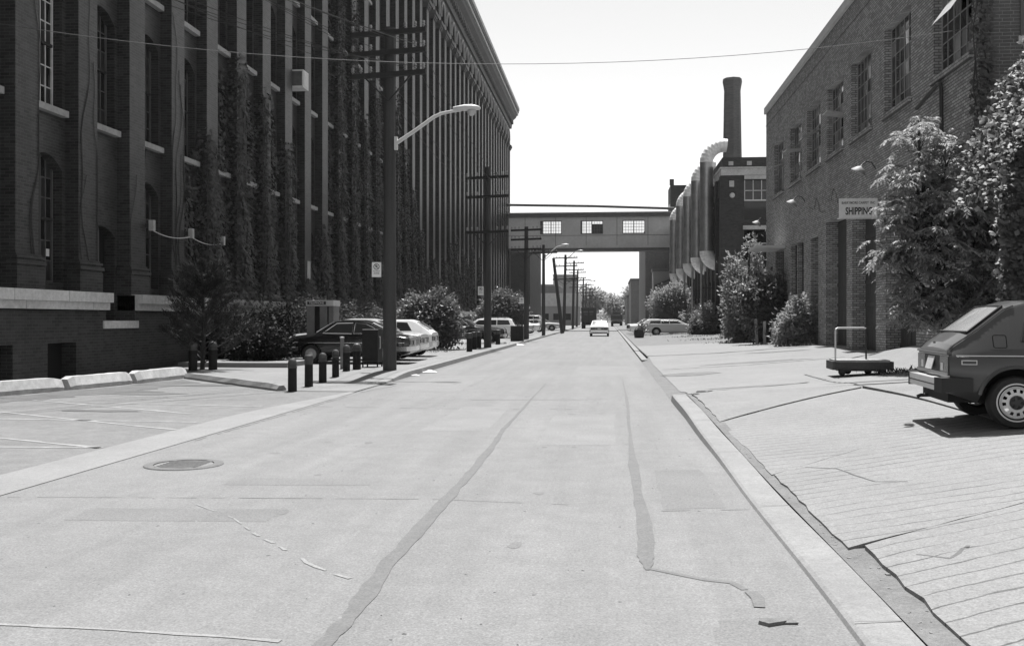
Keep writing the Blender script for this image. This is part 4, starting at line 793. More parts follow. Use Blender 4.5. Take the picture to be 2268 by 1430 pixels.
for x, y, s, l in ((-5.12, 28.3, .2, 'crumpled white paper in the gutter beside the nearest pole, larger one'), (-5.2, 26.6, .11, 'crumpled white paper in the gutter beside the nearest pole, smaller one'), (-5.2, 58, .3, 'white litter at the kerb before the slatted bin'), (-5.15, 60.6, .2, 'dark lump of litter at the kerb by the slatted bin')):
    m_ = mb(); m_.grid(lambda u, v: ((u-.5)*s*2, (v-.5)*s*1.3, .02+.45*s*math.sin(math.pi*u)*math.sin(math.pi*v)*random.uniform(.4, 1)), 5, 4); o = m_.build('litter', 'paper' if 'dark' not in l else 'iron'); o.location = (x, y, .0); props(o, l, 'litter')
for i, (x, y, q, l) in enumerate(((1.75, 18.95, .09, 'loose stone at the end of the near kerb, larger one'), (1.6, 18.5, .06, 'loose stone at the end of the near kerb, smaller one'), (3.55, 12.2, .05, 'dark pebble lying on the concrete slabs'))):
    o = mb(); o.lathe([(0, q*.9), (q*.7, q*.6), (q, 0), (q*.7, -q*.3)], n=7); o = o.build('stone', 'kerb' if i < 2 else 'stain'); o.location = (x, y, lotz(x, y)+.02); o.scale = (1.4, .8, .6); props(o, l, 'stone')
# hand cart
hc = thing('hand_cart', 'flat wooden hand cart with a steel push handle on the driveway', 'hand cart', (5.55, 22.75, lotz(5.55, 22.75)), R(-3))
mb().box(-.64, .64, -.38, .38, .285, .31).build('deck', 'wood_top', hc, local=True)
for y in (-.41, .38): mb().box(-.58, .58, y, y+.03, .15, .30).build('side_rail', 'wood_old', hc, local=True)
for x in (-.64, .58): mb().box(x, x+.06, -.44, .44, .13, .315).build('end_bumper', 'wood_old', hc, local=True)
for k in range(7): mb().box(-.58, .58, -.372+k*.108, -.372+k*.108+.1, .311, .345).build('plank', 'wood_top', hc, local=True)
mb().box(-.5, .5, -.3, .3, .10, .15).build('underframe', 'wood_old', hc, local=True)
for x, y in ((-.42, -.3), (.42, -.3), (-.2, .28), (.24, .28)):
    wz = mb(); wz.lathe([(.02, -.03), (.075, -.03), (.08, -.015), (.08, .015), (.075, .03), (.02, .03)], (x, y, .08), 14, 'y'); wz = wz.build('wheel', 'rubber', hc, local=True, smooth=True); mb().box(x-.05, x+.05, y-.045, y+.045, .06, .14).build('fork', 'iron', wz, local=True)
mb().tube([(-.56, -.3, .3), (-.56, -.3, .95), (-.55, -.28, 1.02), (-.5, -.26, 1.045), (.14, .2, 1.045), (.18, .22, 1.03)], .02, 8).build('push_handle', 'steel_light', hc, local=True, smooth=True); mb().tube([(.18, .22, 1.03), (.19, .225, .98), (.19, .225, .3)], .02, 8).build('handle_post', 'iron', hc, local=True)

# ------------------------------------------------------------------ cars
def lerp_prof(P, x):
    for (a, b), (c, d) in zip(P, P[1:]):
        if x <= c: return b+(d-b)*((x-a)/(c-a) if c > a else 0)
    return P[-1][1]
def car(name, label, cat, loc, rz, L, W, top, belt, pnt, side=(), glass=(), wheels=(.8, 3.2), wr=.31, zb=.24, group=None, bump=(.40, .54), chrome=True, taill='wide', white=False, tum=.34, trimz=None, detail=False, rearglass='car_glass', arch_r=None):
    t = thing(name, label, cat, loc, rz, group)
    xs = sorted({round(v, 3) for v in [0, .02, .06, .15, .3, L-.3, L-.12, L-.03, L]+[p[0] for p in top]+[p[0] for p in belt]+[L*k/(90 if detail else 22) for k in range(1, 90 if detail else 22)]})
    def plan(x): return W/2*(1-.07*max(0, 1-x/.35)**2-.13*max(0, 1-(L-x)/.8)**2-.02*abs(2*x/L-1)**2)
    def ring(x):
        w_ = plan(x); zt = lerp_prof(top, x); zl = lerp_prof(belt, x); zl = min(zl, zt-.02); q = zb+.12*max(0, 1-x/.35)+.08*max(0, 1-(L-x)/.5); wt = (w_-.05)-tum*(zt-zl)
        return [(w_-.12, q), (w_-.03, q+.09), (w_-.002, q+.2), (w_, (q+zl)/2+.02), (w_-.015, zl-.05), (w_-.05, zl), (wt-.01, zt-.04), (wt-.035, zt-.012), (wt-.09, zt+.0), (wt*.5, zt+.018), (0, zt+.025)]
    body = mb(); rings = []
    for x in xs: h = ring(x); rings.append([(x, y, z) for y, z in h]+[(x, -y, z) for y, z in h[-2::-1]])
    n = len(rings[0]); body.add([p for g in rings for p in g], [(i*n+k, i*n+(k+1) % n, (i+1)*n+(k+1) % n, (i+1)*n+k) for i in range(len(xs)-1) for k in range(n)]+[tuple(range(n)), tuple(range((len(xs)-1)*n, len(xs)*n))])
    bo = body.build('body', [pnt, 'seam'], t, local=True)
    ar_ = arch_r or wr+.06; cut = mb()
    for x in wheels:
        for s in (-1, 1):
            c0 = len(cut.v); cut.tube([(x, s*(W/2-.28), wr), (x, s*(W/2+.1), wr)], ar_, 24, 1)
    me = cut.mesh('cut', [pnt, 'seam']); co = bpy.data.objects.new('cut', me); COL.objects.link(co); co.parent = t
    bpy.context.view_layer.update(); md_ = bo.modifiers.new('b', 'BOOLEAN'); md_.object = co; md_.operation = 'DIFFERENCE'; md_.solver = 'EXACT'
    bpy.context.view_layer.update(); me2 = bpy.data.meshes.new_from_object(bo.evaluated_get(bpy.context.evaluated_depsgraph_get())); bo.modifiers.clear(); bo.data = me2; bpy.data.objects.remove(co)
    me2.polygons.foreach_set('use_smooth', [True]*len(me2.polygons)); me2.set_sharp_from_angle(angle=R(32))
    def side_y(x, z): w_ = plan(x); zt = lerp_prof(top, x); zl = min(lerp_prof(belt, x), zt-.02); wt = (w_-.05)-tum*(zt-zl)-.01; f = (z-zl)/max(.02, zt-.04-zl); return (w_-.05)+(wt-(w_-.05))*f if z > zl else w_-.015
    for s in (-1, 1):
        for pts in side:
            P = []
            for (a, b), (c, d) in zip(pts, pts[1:]+pts[:1]): P += [(a+(c-a)*k/3, b+(d-b)*k/3) for k in range(3)]
            cx = sum(p[0] for p in P)/len(P); cz = sum(p[1] for p in P)/len(P)
            o = mb().add([(x, s*(side_y(x, z)+.006), z) for x, z in P]+[(cx, s*(side_y(cx, cz)+.006), cz)], [(k, (k+1) % len(P), len(P)) for k in range(len(P))]).build('side_window', 'car_dark_glass', t, local=True, smooth=True)
            f = mb(); f.tube([(x, s*(side_y(x, z)+.006), z) for x, z in P+P[:1]], .012, 4, cap=False); f.build('window_trim', 'chrome' if chrome else 'black_plastic', o, local=True)
    for nm, xa, xb, mt in glass:
        def tp_(x, s): zt = lerp_prof(top, x); zl = min(lerp_prof(belt, x), zt-.02); wt = (plan(x)-.05)-tum*(zt-zl); return (x, s*(wt-.11), zt+.03)
        N_ = 6; g = mb(); g.grid(lambda u, v: (lambda p: (p[0], p[1], p[2]-.012*(2*u-1)**2))(tp_(xa+(xb-xa)*v, 2*u-1)), N_, 3); o = g.build(nm, mt, t, local=True, smooth=True)
        e = [tp_(xa, -1), tp_(xa, 1), tp_(xb, 1), tp_(xb, -1), tp_(xa, -1)]; mb().tube([(p[0], p[1], p[2]-.008) for p in e], .016, 5).build('window_trim', 'chrome' if chrome else 'black_plastic', o, local=True)
    bm2 = 'chrome' if chrome else 'black_plastic'
    for nm, x, sg_ in (('rear_bumper', -.03, -1), ('front_bumper', L+.03, 1)):
        b_ = mb(); z0_, z1_ = bump; hw = W/2-.02
        pts = [(x-sg_*.42, hw+.02), (x-sg_*.1, hw+.02), (x, hw-.08), (x+sg_*.03, 0), (x, -hw+.08), (x-sg_*.1, -hw-.02), (x-sg_*.42, -hw-.02)]
        for (a, b), (c, d) in zip(pts, pts[1:]): b_.add([(a, b, z0_), (c, d, z0_), (c, d, z1_), (a, b, z1_), (a-sg_*.07, b*.92, z0_), (c-sg_*.07, d*.92, z0_), (c-sg_*.07, d*.92, z1_), (a-sg_*.07, b*.92, z1_)], [(0, 1, 2, 3), (3, 2, 6, 7), (0, 1, 5, 4), (4, 5, 6, 7)])
        b_.build(nm, bm2, t, local=True)
    zr = lerp_prof(top, 0.0); zl0 = bump[1]+.03; hw = W/2-.12
    if taill == 'wide':
        for s in (-1, 1): mb().box(-.025, .03, s*hw*.5, s*hw, zl0+.02, min(zr-.05, zl0+.2)).build('tail_light', 'lamp_red', t, local=True)
        mb().box(-.02, .03, -hw*.48, hw*.48, zl0+.03, min(zr-.06, zl0+.19)).build('tail_panel', 'lamp_red', t, local=True)
    else:
        for s in (-1, 1): mb().box(-.025, .1, s*(hw-.16), s*(hw+.0), zl0+.02, zr-.04).build('tail_light', 'lamp_red', t, local=True)
    mb().box(-.045, -.03, -.16, .16, zl0-.0, zl0+.15).build('licence_plate', 'plate', t, local=True)
    for s in (-1, 1): mb().lathe([(0, .02), (.085, .02), (.09, 0), (.09, -.05)], (L+.0, s*(W/2-.27), lerp_prof(top, L)-.13), 14, 'x').build('headlight', 'lamp_clear', t, local=True)
    mb().box(L-.02, L+.02, -W/2+.38, W/2-.38, bump[1]+.02, lerp_prof(top, L)-.06).build('grille', 'black_plastic', t, local=True)
    if trimz:
        for s in (-1, 1):
            q = mb(); X_ = [x for x in xs if .12 < x < L-.15]
            q.tube([(x, s*(plan(x)+.002), trimz) for x in X_], .013, 5); q.build('side_trim', 'chrome', t, local=True)
    for x in wheels:
        for s in (-1, 1):
            wv = wheel_mesh(wr, white, detail); o = link('wheel', wv[0], t, (x, s*(W/2-.11), wr), (0, 0, 0 if s < 0 else math.pi)); link('rim', wv[1], o)
            if white: link('whitewall', wv[2], o)
            link('hub_cap', wv[3], o)
    return t, plan
mat('car_dark_glass', .05, .06, (), spec=.6); mat('hatch_glass', .5, .06, ((1.2, .2),), obj=True, spec=.6, coat=1); mat('quarter_glass', .12, .06, (), spec=.6)  # hatch_glass: sky reflection and sunlit interior put into its pale base colour
_wm = {}
def wheel_mesh(r, white, detail):
    k = (r, white, detail)
    if k in _wm: return _wm[k]
    n = 36 if detail else 20; w_ = .085; ri = r*.62
    ty = mb(); ty.lathe([(ri, w_), (ri+.02, w_+.01), (r*.93, w_+.005), (r*.99, w_*.75), (r, w_*.3), (r, -w_*.3), (r*.99, -w_*.75), (r*.93, -w_-.005), (ri+.02, -w_-.01), (ri, -w_+.02), (ri*.9, -w_+.05)], (0, 0, 0), n, 'y')
    ty = ty.mesh('wheel', 'rubber', True)
    rm = mb(); rm.lathe([(ri, -w_-.004), (ri*.95, -w_-.012), (ri*.9, -w_+.012)], (0, 0, 0), n, 'y')
    ns = 48; ra, rb_, ya, yb_ = ri*.62, ri*.82, -w_-.012, -w_+.0
    rm.lathe([(ri*.9, -w_+.012), (rb_, yb_)], (0, 0, 0), ns, 'y'); rm.lathe([(ra, ya), (ri*.45, ya-.006), (ri*.4, ya+.01), (0, ya+.01)], (0, 0, 0), ns, 'y')
    for q in range(ns):
        if q % 4 in (0, 1) and detail: continue
        a, b = 2*math.pi*q/ns, 2*math.pi*(q+1)/ns
        rm.add([(ra*math.cos(a), ya, ra*math.sin(a)), (ra*math.cos(b), ya, ra*math.sin(b)), (rb_*math.cos(b), yb_, rb_*math.sin(b)), (rb_*math.cos(a), yb_, rb_*math.sin(a))], [(0, 1, 2, 3)])
    rm = rm.mesh('rim', 'steel_light' if detail else 'frame_steel', True)
    ww = mb().lathe([(ri*1.10, -w_-.0165), (ri*1.19, -w_-.0155)], (0, 0, 0), n, 'y').mesh('whitewall', 'whitewall') if white else None
    hc_ = mb(); hc_.lathe([(ri*.42, -w_-.02), (ri*.36, -w_-.035), (0, -w_-.04)], (0, 0, 0), 16, 'y')
    if detail:
        for q in range(5): a = 2*math.pi*q/5; hc_.lathe([(.014, -w_-.05), (.018, -w_-.03)], (ri*.3*math.cos(a), 0, ri*.3*math.sin(a)), 6, 'y')
    hc_ = hc_.mesh('hub_cap', 'frame_dark' if detail else 'steel', True)
    _wm[k] = (ty, rm, ww, hc_); return _wm[k]
# the hatchback on the right
HX, HY, HZ = 3.80, 12.12, lotz(4.6, 11.6)-.005
hb, hplan = car('hatchback', 'dark grey five-door hatchback parked on the side lot, cut by the right edge', 'car', (HX, HY, HZ), R(-4.5), 4.15, 1.66,
    top=[(0, .84), (.05, .90), (.30, 1.08), (.62, 1.325), (.80, 1.375), (1.4, 1.395), (2.15, 1.36), (2.35, 1.30), (3.0, .93), (3.2, .90), (4.1, .80), (4.15, .72)],
    belt=[(0, .80), (.4, .86), (1.5, .87), (3.0, .88), (4.15, .72)], pnt='paint_grey',
    side=[[(.74, .95), (.80, 1.16), (.92, 1.22), (1.14, 1.24), (1.14, .93)], [(1.22, .93), (1.22, 1.25), (1.86, 1.27), (1.90, .93)], [(1.96, .93), (1.94, 1.27), (2.30, 1.24), (2.72, .95)]],
    glass=[('rear_window', .22, .60, 'hatch_glass'), ('windshield', 2.4, 2.95, 'car_dark_glass')], wheels=(.67, 3.17), wr=.285, zb=.25, bump=(.40, .53), chrome=False, taill='none', white=True, detail=True, trimz=None, arch_r=.37)
for o in list(hb.children):
    if o.name.split('.')[0] in ('tail_light', 'licence_plate', 'rear_bumper'): bpy.data.objects.remove(o)
def hs(x, y, z): return (x, y, z)
ys_ = .83-.055
for s in (-1, 1):
    mb().box(-.012, .06, s*.36, s*.72, .60, .775).build('tail_light', 'lamp_red', hb, local=True); mb().box(-.016, -.012, s*.42, s*.52, .615, .70).build('reverse_light', 'lamp_clear', hb, local=True)
    mb().tube([(x, s*(hplan(x)+.003), .785) for x in (.06, .15, .3, .6, 1, 2, 3, 3.9)], .009, 5).build('side_trim', 'chrome', hb, local=True)
    m_ = mb(); y = s*(hplan(.19)+.002)
    for a, b, c, d in ((.11, .27, .69, .698), (.11, .27, .732, .74), (.11, .118, .698, .732), (.262, .27, .698, .732)): m_.box(a, b, y-.006, y+.006, c, d)
    m_.build('side_marker', 'steel_light', hb, local=True); mb().box(.118, .262, y-.004, y+.004, .698, .732).build('marker_lens', 'lamp_red', hb, local=True)
    fl = mb(); aa = [R(12+4*k) for k in range(40)]
    yb2 = lambda x: hplan(x)
    P = [(.67+.385*math.cos(a), s*(yb2(.67+.385*math.cos(a))-.004), .285+.385*math.sin(a)) for a in aa]; fl.tube(P, .022, 6); fl.build('arch_flare', 'paint_grey', hb, local=True, smooth=True)
hp = [(.02, .825), (.10, .905), (.34, 1.085), (.64, 1.31), (.70, 1.335)]
for s in (-1, 1): mb().tube([(x, s*((hplan(x)-.05)-.34*(lerp_prof([(0, .84), (.05, .90), (.30, 1.08), (.62, 1.325), (.80, 1.375)], x)-lerp_prof([(0, .80), (.4, .86), (1.5, .87)], x))-.02), lerp_prof([(0, .84), (.05, .90), (.30, 1.08), (.62, 1.325), (.80, 1.375)], x)-.008) for x in (.02, .06, .15, .3, .45, .6, .7)], .007, 4).build('hatch_seam', 'seam', hb, local=True)
fd = mb(); y = -(hplan(.5)-.05-.34*.02)-.004
def sidey(x, z): w_ = hplan(x)-.05; zt = lerp_prof([(0, .84), (.05, .90), (.30, 1.08), (.62, 1.325), (.80, 1.375)], x); zl = lerp_prof([(0, .80), (.4, .86), (1.5, .87)], x); wt = w_-.34*(zt-zl)-.01; return w_+(wt-w_)*((z-zl)/max(.05, zt-.04-zl))
cx, cz, q = .52, .945, .068; P = []
for (sx_, sz_, a0) in ((1, 1, 0), (-1, 1, 90), (-1, -1, 180), (1, -1, 270)):
    for k in range(4): a = R(a0+30*k); P.append((cx+sx_*(q-.02)+.02*math.cos(a), cz+sz_*(q-.02)+.02*math.sin(a)))
mb().tube([(x, -(sidey(x, z)+.002), z) for x, z in P+P[:1]], .005, 4, cap=False).build('fuel_door', 'seam', hb, local=True)
mb().box(-.022, .03, -.72, .72, .80, .825).build('hatch_lip', 'paint_grey', hb, local=True); mb().box(-.004, .0, -.72, .72, .792, .80).build('hatch_gap', 'seam', hb, local=True)
lp = mb(); lp.obox((-.03, .02, .685), (.0, .15, 0), (.02, 0, .075), (.004, 0, 0)); lp.build('licence_plate', 'plate', hb, local=True)
mb().box(-.012, .02, -.34, .36, .6, .775).build('plate_recess', 'black_plastic', hb, local=True); mb().box(-.02, .03, -.74, .74, .565, .598).build('rear_sill', 'paint_grey', hb, local=True)
bu = mb(); bu.box(-.13, -.03, -.66, .66, .47, .535); bu.box(-.13, -.03, -.66, .66, .40, .455); bu.build('rear_bumper', 'steel', hb, local=True); mb().box(-.135, -.03, -.665, .665, .456, .469).build('bumper_strip', 'black_plastic', hb, local=True)
for s in (-1, 1): mb().prism([(-.14, s*.66, .385), (-.14, s*.66, .54), (-.10, s*.82, .54), (.16, s*.85, .54), (.16, s*.85, .41), (-.1, s*.82, .385)], (0, 0, .0)).build('bumper_end', 'black_plastic', hb, local=True) if False else mb().add([(-.14, s*.655, .385), (-.14, s*.655, .545), (-.10, s*.83, .545), (.22, s*.85, .545), (.22, s*.85, .40), (-.10, s*.83, .385), (.05, s*.6, .385), (.05, s*.6, .545)], [(0, 1, 2, 5), (5, 2, 3, 4), (1, 2, 3, 7), (0, 5, 4, 6), (0, 1, 7, 6), (3, 4, 6, 7)]).build('bumper_end', 'black_plastic', hb, local=True)
mb().tube([(.3, .35, .28), (-.06, .36, .27), (-.1, .36, .25)], .022, 8).build('exhaust_pipe', 'iron', hb, local=True); mb().box(.02, .5, -.6, .6, .26, .42).build('underbody', 'seam', hb, local=True); mb().box(.5, 3.9, -.55, .55, .22, .35).build('floor_pan', 'seam', hb, local=True); mb().box(-.06, -.04, -.3, -.26, .915, .93).build('hatch_lock', 'black_plastic', hb, local=True)
# standard shapes
def sedan(label, loc, rz, pnt, L=4.6, W=1.75, **k):
    return car('sedan', label, 'car', loc, rz, L, W, top=[(0, .86), (.08, .90), (.95, .95), (1.55, 1.36), (1.75, 1.40), (2.5, 1.40), (2.75, 1.36), (3.35, .97), (L-.1, .86), (L, .78)], belt=[(0, .84), (1, .90), (3.3, .92), (L, .78)], pnt=pnt,
        side=[[(1.3, .97), (1.62, 1.29), (2.0, 1.32), (2.0, .96)], [(2.06, .96), (2.06, 1.32), (2.62, 1.31), (3.05, .98)]], glass=[('rear_window', 1.03, 1.5, 'car_dark_glass'), ('windshield', 2.82, 3.28, 'car_dark_glass')], wheels=(.95, L-.85), wr=.32, **k)[0]
def fastback(label, loc, rz, pnt, L=4.35, W=1.68, **k):
    return car('coupe', label, 'car', loc, rz, L, W, top=[(0, .80), (.06, .86), (.45, .90), (1.25, 1.28), (1.6, 1.35), (2.2, 1.36), (2.45, 1.32), (3.05, .94), (L-.1, .84), (L, .74)], belt=[(0, .80), (.8, .90), (3.0, .90), (L, .74)], pnt=pnt,
        side=[[(1.0, .96), (1.15, 1.13), (1.4, 1.24), (1.75, 1.28), (1.78, .95)], [(1.84, .95), (1.82, 1.28), (2.35, 1.27), (2.78, .96)]], glass=[('rear_window', .5, 1.2, 'car_dark_glass'), ('windshield', 2.5, 3.0, 'car_dark_glass')], wheels=(.85, L-.8), wr=.30, **k)[0]
def hatch(label, loc, rz, pnt, L=4.0, W=1.62, **k):
    return car('hatchback', label, 'car', loc, rz, L, W, top=[(0, .88), (.1, .95), (.65, 1.30), (.85, 1.36), (2.1, 1.36), (2.3, 1.31), (2.95, .93), (L-.1, .82), (L, .72)], belt=[(0, .84), (.6, .88), (2.9, .90), (L, .72)], pnt=pnt,
        side=[[(.75, .96), (.95, 1.27), (1.35, 1.29), (1.35, .95)], [(1.41, .95), (1.41, 1.29), (2.22, 1.27), (2.68, .96)]], glass=[('rear_window', .16, .6, 'car_dark_glass'), ('windshield', 2.36, 2.9, 'car_dark_glass')], wheels=(.75, L-.75), wr=.29, **k)[0]
def wagon(label, loc, rz, pnt, L=4.9, W=1.82, h=1.42, **k):
    return car('station_wagon', label, 'station wagon', loc, rz, L, W, top=[(0, .80), (.05, .92), (.32, h-.08), (.5, h), (2.6, h), (2.85, h-.05), (3.4, .99), (L-.1, .88), (L, .78)], belt=[(0, .86), (.5, .92), (3.35, .94), (L, .78)], pnt=pnt,
        side=[[(.42, 1.0), (.55, h-.12), (1.35, h-.09), (1.35, .98)], [(1.42, .98), (1.42, h-.09), (2.05, h-.09), (2.05, .98)], [(2.11, .98), (2.11, h-.09), (2.7, h-.11), (3.08, 1.0)]], glass=[('rear_window', .07, .3, 'car_dark_glass'), ('windshield', 2.9, 3.34, 'car_dark_glass')], wheels=(1.0, L-.9), wr=.33, **k)[0]
SZ = .14; PI_ = math.pi
LR = 'cars parked nose-in along the factory'; RRW = 'cars parked along the right side of the street'
fastback('black fastback car with a pale roof edge parked behind the phone booth and mailbox', (-6.2, 31.5, SZ), PI_, 'paint_black', L=3.95, trimz=.66, group=LR)
sedan('silver sedan parked between the black fastback and the white hatchback', (-6.35, 34.1, SZ), PI_, 'paint_silver', group=LR)
hatch('white hatchback with a sloping rear parked before the first large bush', (-6.55, 37.4, SZ), PI_, 'paint_white', group=LR)
wagon('dark station wagon with a pale roof parked behind the second pole', (-11.0, 57.4, SZ), 0, 'paint_black', trimz=.8, group=LR, L=5.1)
mb().grid(lambda u, v: (-11.0+.45+2.3*u, 57.4-.66+1.32*v, SZ+1.45+.0*u), 2, 2).build('roof_panel', 'paint_white', bpy.data.objects['station_wagon'], local=False)
w2_ = wagon('white station wagon with a roof rack parked behind the slatted bin', (-6.6, 72.0, SZ), PI_, 'paint_white', group=LR, L=4.5, W=1.7, chrome=False)
for s in (-1, 1): mb().tube([(.6, s*.5, 1.5), (2.4, s*.5, 1.5)], .02, 6).build('roof_rack', 'chrome', w2_, local=True)
for x in (.8, 1.3, 1.8, 2.3): mb().box(x, x+.04, -.52, .52, 1.46, 1.53).build('rack_bar', 'iron', w2_, local=True)
for i, (y, f, p, l) in enumerate(((82, hatch, 'paint_white', 'white hatchback parked just past the third pole'), (88, sedan, 'paint_silver', 'silver sedan parked behind the fourth pole'), (97, sedan, 'paint_white', 'white sedan parked between the fourth and fifth poles'), (107, hatch, 'paint_midgrey', 'mid grey hatchback parked behind the fifth pole'))):
    f(l, (-6.6, y, SZ), PI_, p, group=LR)
wagon('large pale wagon van, tallest of the cars past the fifth pole', (-10.9, 118, SZ), 0, 'paint_silver', group=LR, L=5.2, W=1.9, h=1.85)
sedan('dark sedan parked farthest along the left kerb', (-6.4, 126, SZ), PI_, 'paint_darkgrey', group=LR)
wagon('grey station wagon parked across the right verge before the leafy bush', (2.95, 83.6, .16), 0, 'paint_silver', group=RRW, L=5.2, h=1.34)
sedan('pale sedan parked just behind the grey station wagon', (1.9, 88.5, .12), 0, 'paint_white', group=RRW); sedan('dark sedan second behind the grey station wagon', (1.75, 94, .12), 0, 'paint_darkgrey', group=RRW)
sedan('white car parked third behind the grey station wagon', (1.9, 100, .12), 0, 'paint_white', group=RRW)
sedan('white sedan driving away down the middle of the street', (-.78, 88.4, 0.0), PI_/2, 'paint_white', L=4.7, W=1.74)
# trucks
def truck(label, x, y, box, cab, hb_=3.35):
    t = thing('box_truck' if box else 'dump_truck', label, 'truck', (x, y, 0)); W_ = 1.2
    if box:
        mb().box(-W_, W_, 0, 6, .95, hb_).build('cargo_box', 'truck_dark', t, local=True); mb().box(-W_-.03, W_+.03, -.03, 0, hb_-.08, hb_+.03).build('roof_rim', 'frame_grey', t, local=True)
        for a, b in ((-.85, -.1), (.1, .75)): mb().box(a, b, -.025, -.01, 2.55, 2.8).build('faded_panel', 'truck_grey', t, local=True); mb().box(a+.1, b-.1, -.025, -.01, 2.2, 2.32).build('faded_panel', 'truck_grey', t, local=True)
        mb().box(-.015, .015, -.02, 0, 1.0, hb_-.1).build('door_gap', 'seam', t, local=True)
    else:
        mb().prism([(-W_, 0, 1.15), (W_, 0, 1.15), (W_, 0, 2.35), (W_+.12, 0, 2.5), (-W_-.12, 0, 2.5), (-W_, 0, 2.35)], (0, 5, 0)).build('dump_body', 'truck_grey', t, local=True); mb().box(-W_, W_, -.06, 0, 1.5, 2.2).build('tailgate', 'truck_dark', t, local=True)
    mb().box(-.95, .95, 6.1, 8, .7, 2.6 if box else 3.2).build('cab', 'truck_grey', t, local=True); mb().box(-.8, .8, 6.05, 6.1, 2.0, 2.5 if box else 3.0).build('cab_window', 'glass', t, local=True)
    mb().box(-.5, .5, .2, 6.5, .6, .95).build('chassis', 'seam', t, local=True); mb().box(-W_, W_, .0, .12, .55, .75).build('rear_bumper', 'iron', t, local=True)
    for yy in (1.2, 7.2):
        for s in (-1, 1): mb().lathe([(.1, -.25), (.45, -.25), (.5, -.18), (.5, .18), (.45, .25), (.1, .25)], (s*.92, yy, .5), 16, 'y' if False else 'x').build('wheel', 'rubber', t, local=True, smooth=True)
    for s in (-1, 1): mb().box(s*1.0-.1, s*1.0+.1, -.04, -.01, .8, .9).build('tail_light', 'lamp_red', t, local=True)
truck('tall dark box truck ahead on the left side of the street', -3.1, 160, True, 'truck_grey'); truck('grey dump truck ahead on the right side of the street', 1.75, 205, False, 'truck_grey')

# ------------------------------------------------------------------ plants
def crown_pts(n, c, r, rng, shell=.55):
    d = unit(rng.normal(0, 1, (n, 3))); q = rng.random(n)[:, None]**.4*(1-shell)+shell*rng.random(n)[:, None]**.3
    return np.array(c)+d*q*np.array(r), d
def bush(name, label, cat, base, blobs, n, m, ls=.16, seed=1, stems=5, group=None, sp=7):
    """blobs: (dx, dy, z, rx, ry, rz); each spray is a handful of leaves round a twig end"""
    rng = np.random.default_rng(seed); t = thing(name, label, cat, base, 0, group); Ps, As, Ns = [], [], []
    tot = sum(b[3]*b[4]*b[5] for b in blobs)**1; st = mb()
    for b in blobs:
        k = max(8, int(n*b[3]*b[4]*b[5]/tot)); C, D = crown_pts(k, b[:3], b[3:], rng)
        C += rng.normal(0, .06, C.shape)*np.array(b[3:])*2.2
        for q in range(sp):
            A = D*.6+rng.normal(0, .6, D.shape)+np.array([0, 0, .05]); Ps.append(C+rng.normal(0, ls*.8, C.shape)); As.append(A); Ns.append(np.array([0, 0, 1.])+rng.normal(0, .55, D.shape))
        st.tube([(random.uniform(-.1, .1), random.uniform(-.1, .1), 0), (b[0]*.5, b[1]*.5, b[2]*.5), (b[0], b[1], b[2])], [.05, .035, .015], 6)
        for q in range(stems):
            e = C[rng.integers(len(C))]; st.tube([(b[0]*.5, b[1]*.5, b[2]*.5), ((b[0]*.5+e[0])/2, (b[1]*.5+e[1])/2, (b[2]*.5+e[2])/2+.05), tuple(e)], [.025, .018, .006], 5)
    P, A, N = map(np.concatenate, (Ps, As, Ns)); ok = P[:, 2] > .03; P, A, N = P[ok], A[ok], N[ok]; L = ls*rng.uniform(.6, 1.3, len(P)); V, F = leaves(P, A, N, L, L*.55)
    link('foliage', big_mesh('foliage', V, F, m), t); st.build('trunk' if cat == 'tree' else 'stem', 'bark', t, local=True); return t
bush('broadleaf_bush', 'large glossy bush at the pavement between the white hatchback and dark wagon', 'bush', (-8.3, 45.6, .12), [(0, 0, 1.3, 1.3, 1.1, 1.15), (-.7, .2, 1.0, .9, .9, .9), (.6, 0, 1.8, .75, .7, .8), (.75, .1, .9, .8, .8, .8), (.55, 0, 2.5, .22, .22, .45), (-.3, 0, 2.0, .6, .6, .5)], 2300, 'leaf_bush', .17, 3)
bush('broadleaf_bush', 'second glossy bush by the kerb behind the third pole', 'bush', (-8.2, 76, .12), [(0, 0, 1.8, 1.7, 1.3, 1.5), (-1.0, 0, 1.2, 1.1, 1, 1.1), (1.2, 0, 1.9, .9, .9, 1.3), (.2, 0, 2.9, .8, .8, .8)], 1800, 'leaf_bush', .2, 4)
bush('leafy_bush', 'broad pale leafy bush behind the grey station wagon', 'bush', (6.4, 100, .2), [(0, 0, 2.5, 2.1, 1.5, 2.0), (-1.2, 0, 2.6, 1.1, 1.1, 1.5), (1.4, 0, 2.0, 1.4, 1.2, 1.6), (.4, 0, 3.9, 1.2, 1, 1.0), (2.2, -6, 1.3, 1.5, 1.5, 1.3)], 2600, 'leaf_tree', .24, 5)
bush('low_bush', 'low arching bush spilling over the verge under the ducts', 'bush', (7.6, 79, .25), [(0, 0, 1.0, 1.1, 1.2, 1.0), (.4, -2, .8, 1.0, 1.2, .9), (-.6, -1, .7, .7, .9, .8), (.3, 1, 1.6, .9, .8, .9)], 1800, 'leaf_bush', .2, 6)
bush('leafy_tree', 'pale leafy young tree with tall thin shoots by the lean-to corner', 'tree', (7.1, 52.3, .25), [(0, 0, 1.7, 1.0, 1.0, 1.3), (-.4, 0, 2.6, .7, .7, .9), (-.6, .3, 3.8, .35, .35, .9), (.55, .3, 4.6, .25, .25, .8), (.5, .3, 3.3, .6, .6, .7), (-.3, 0, .7, .9, .8, .6), (.2, 0, 5.2, .15, .15, .5)], 1700, 'leaf_tree', .2, 7)
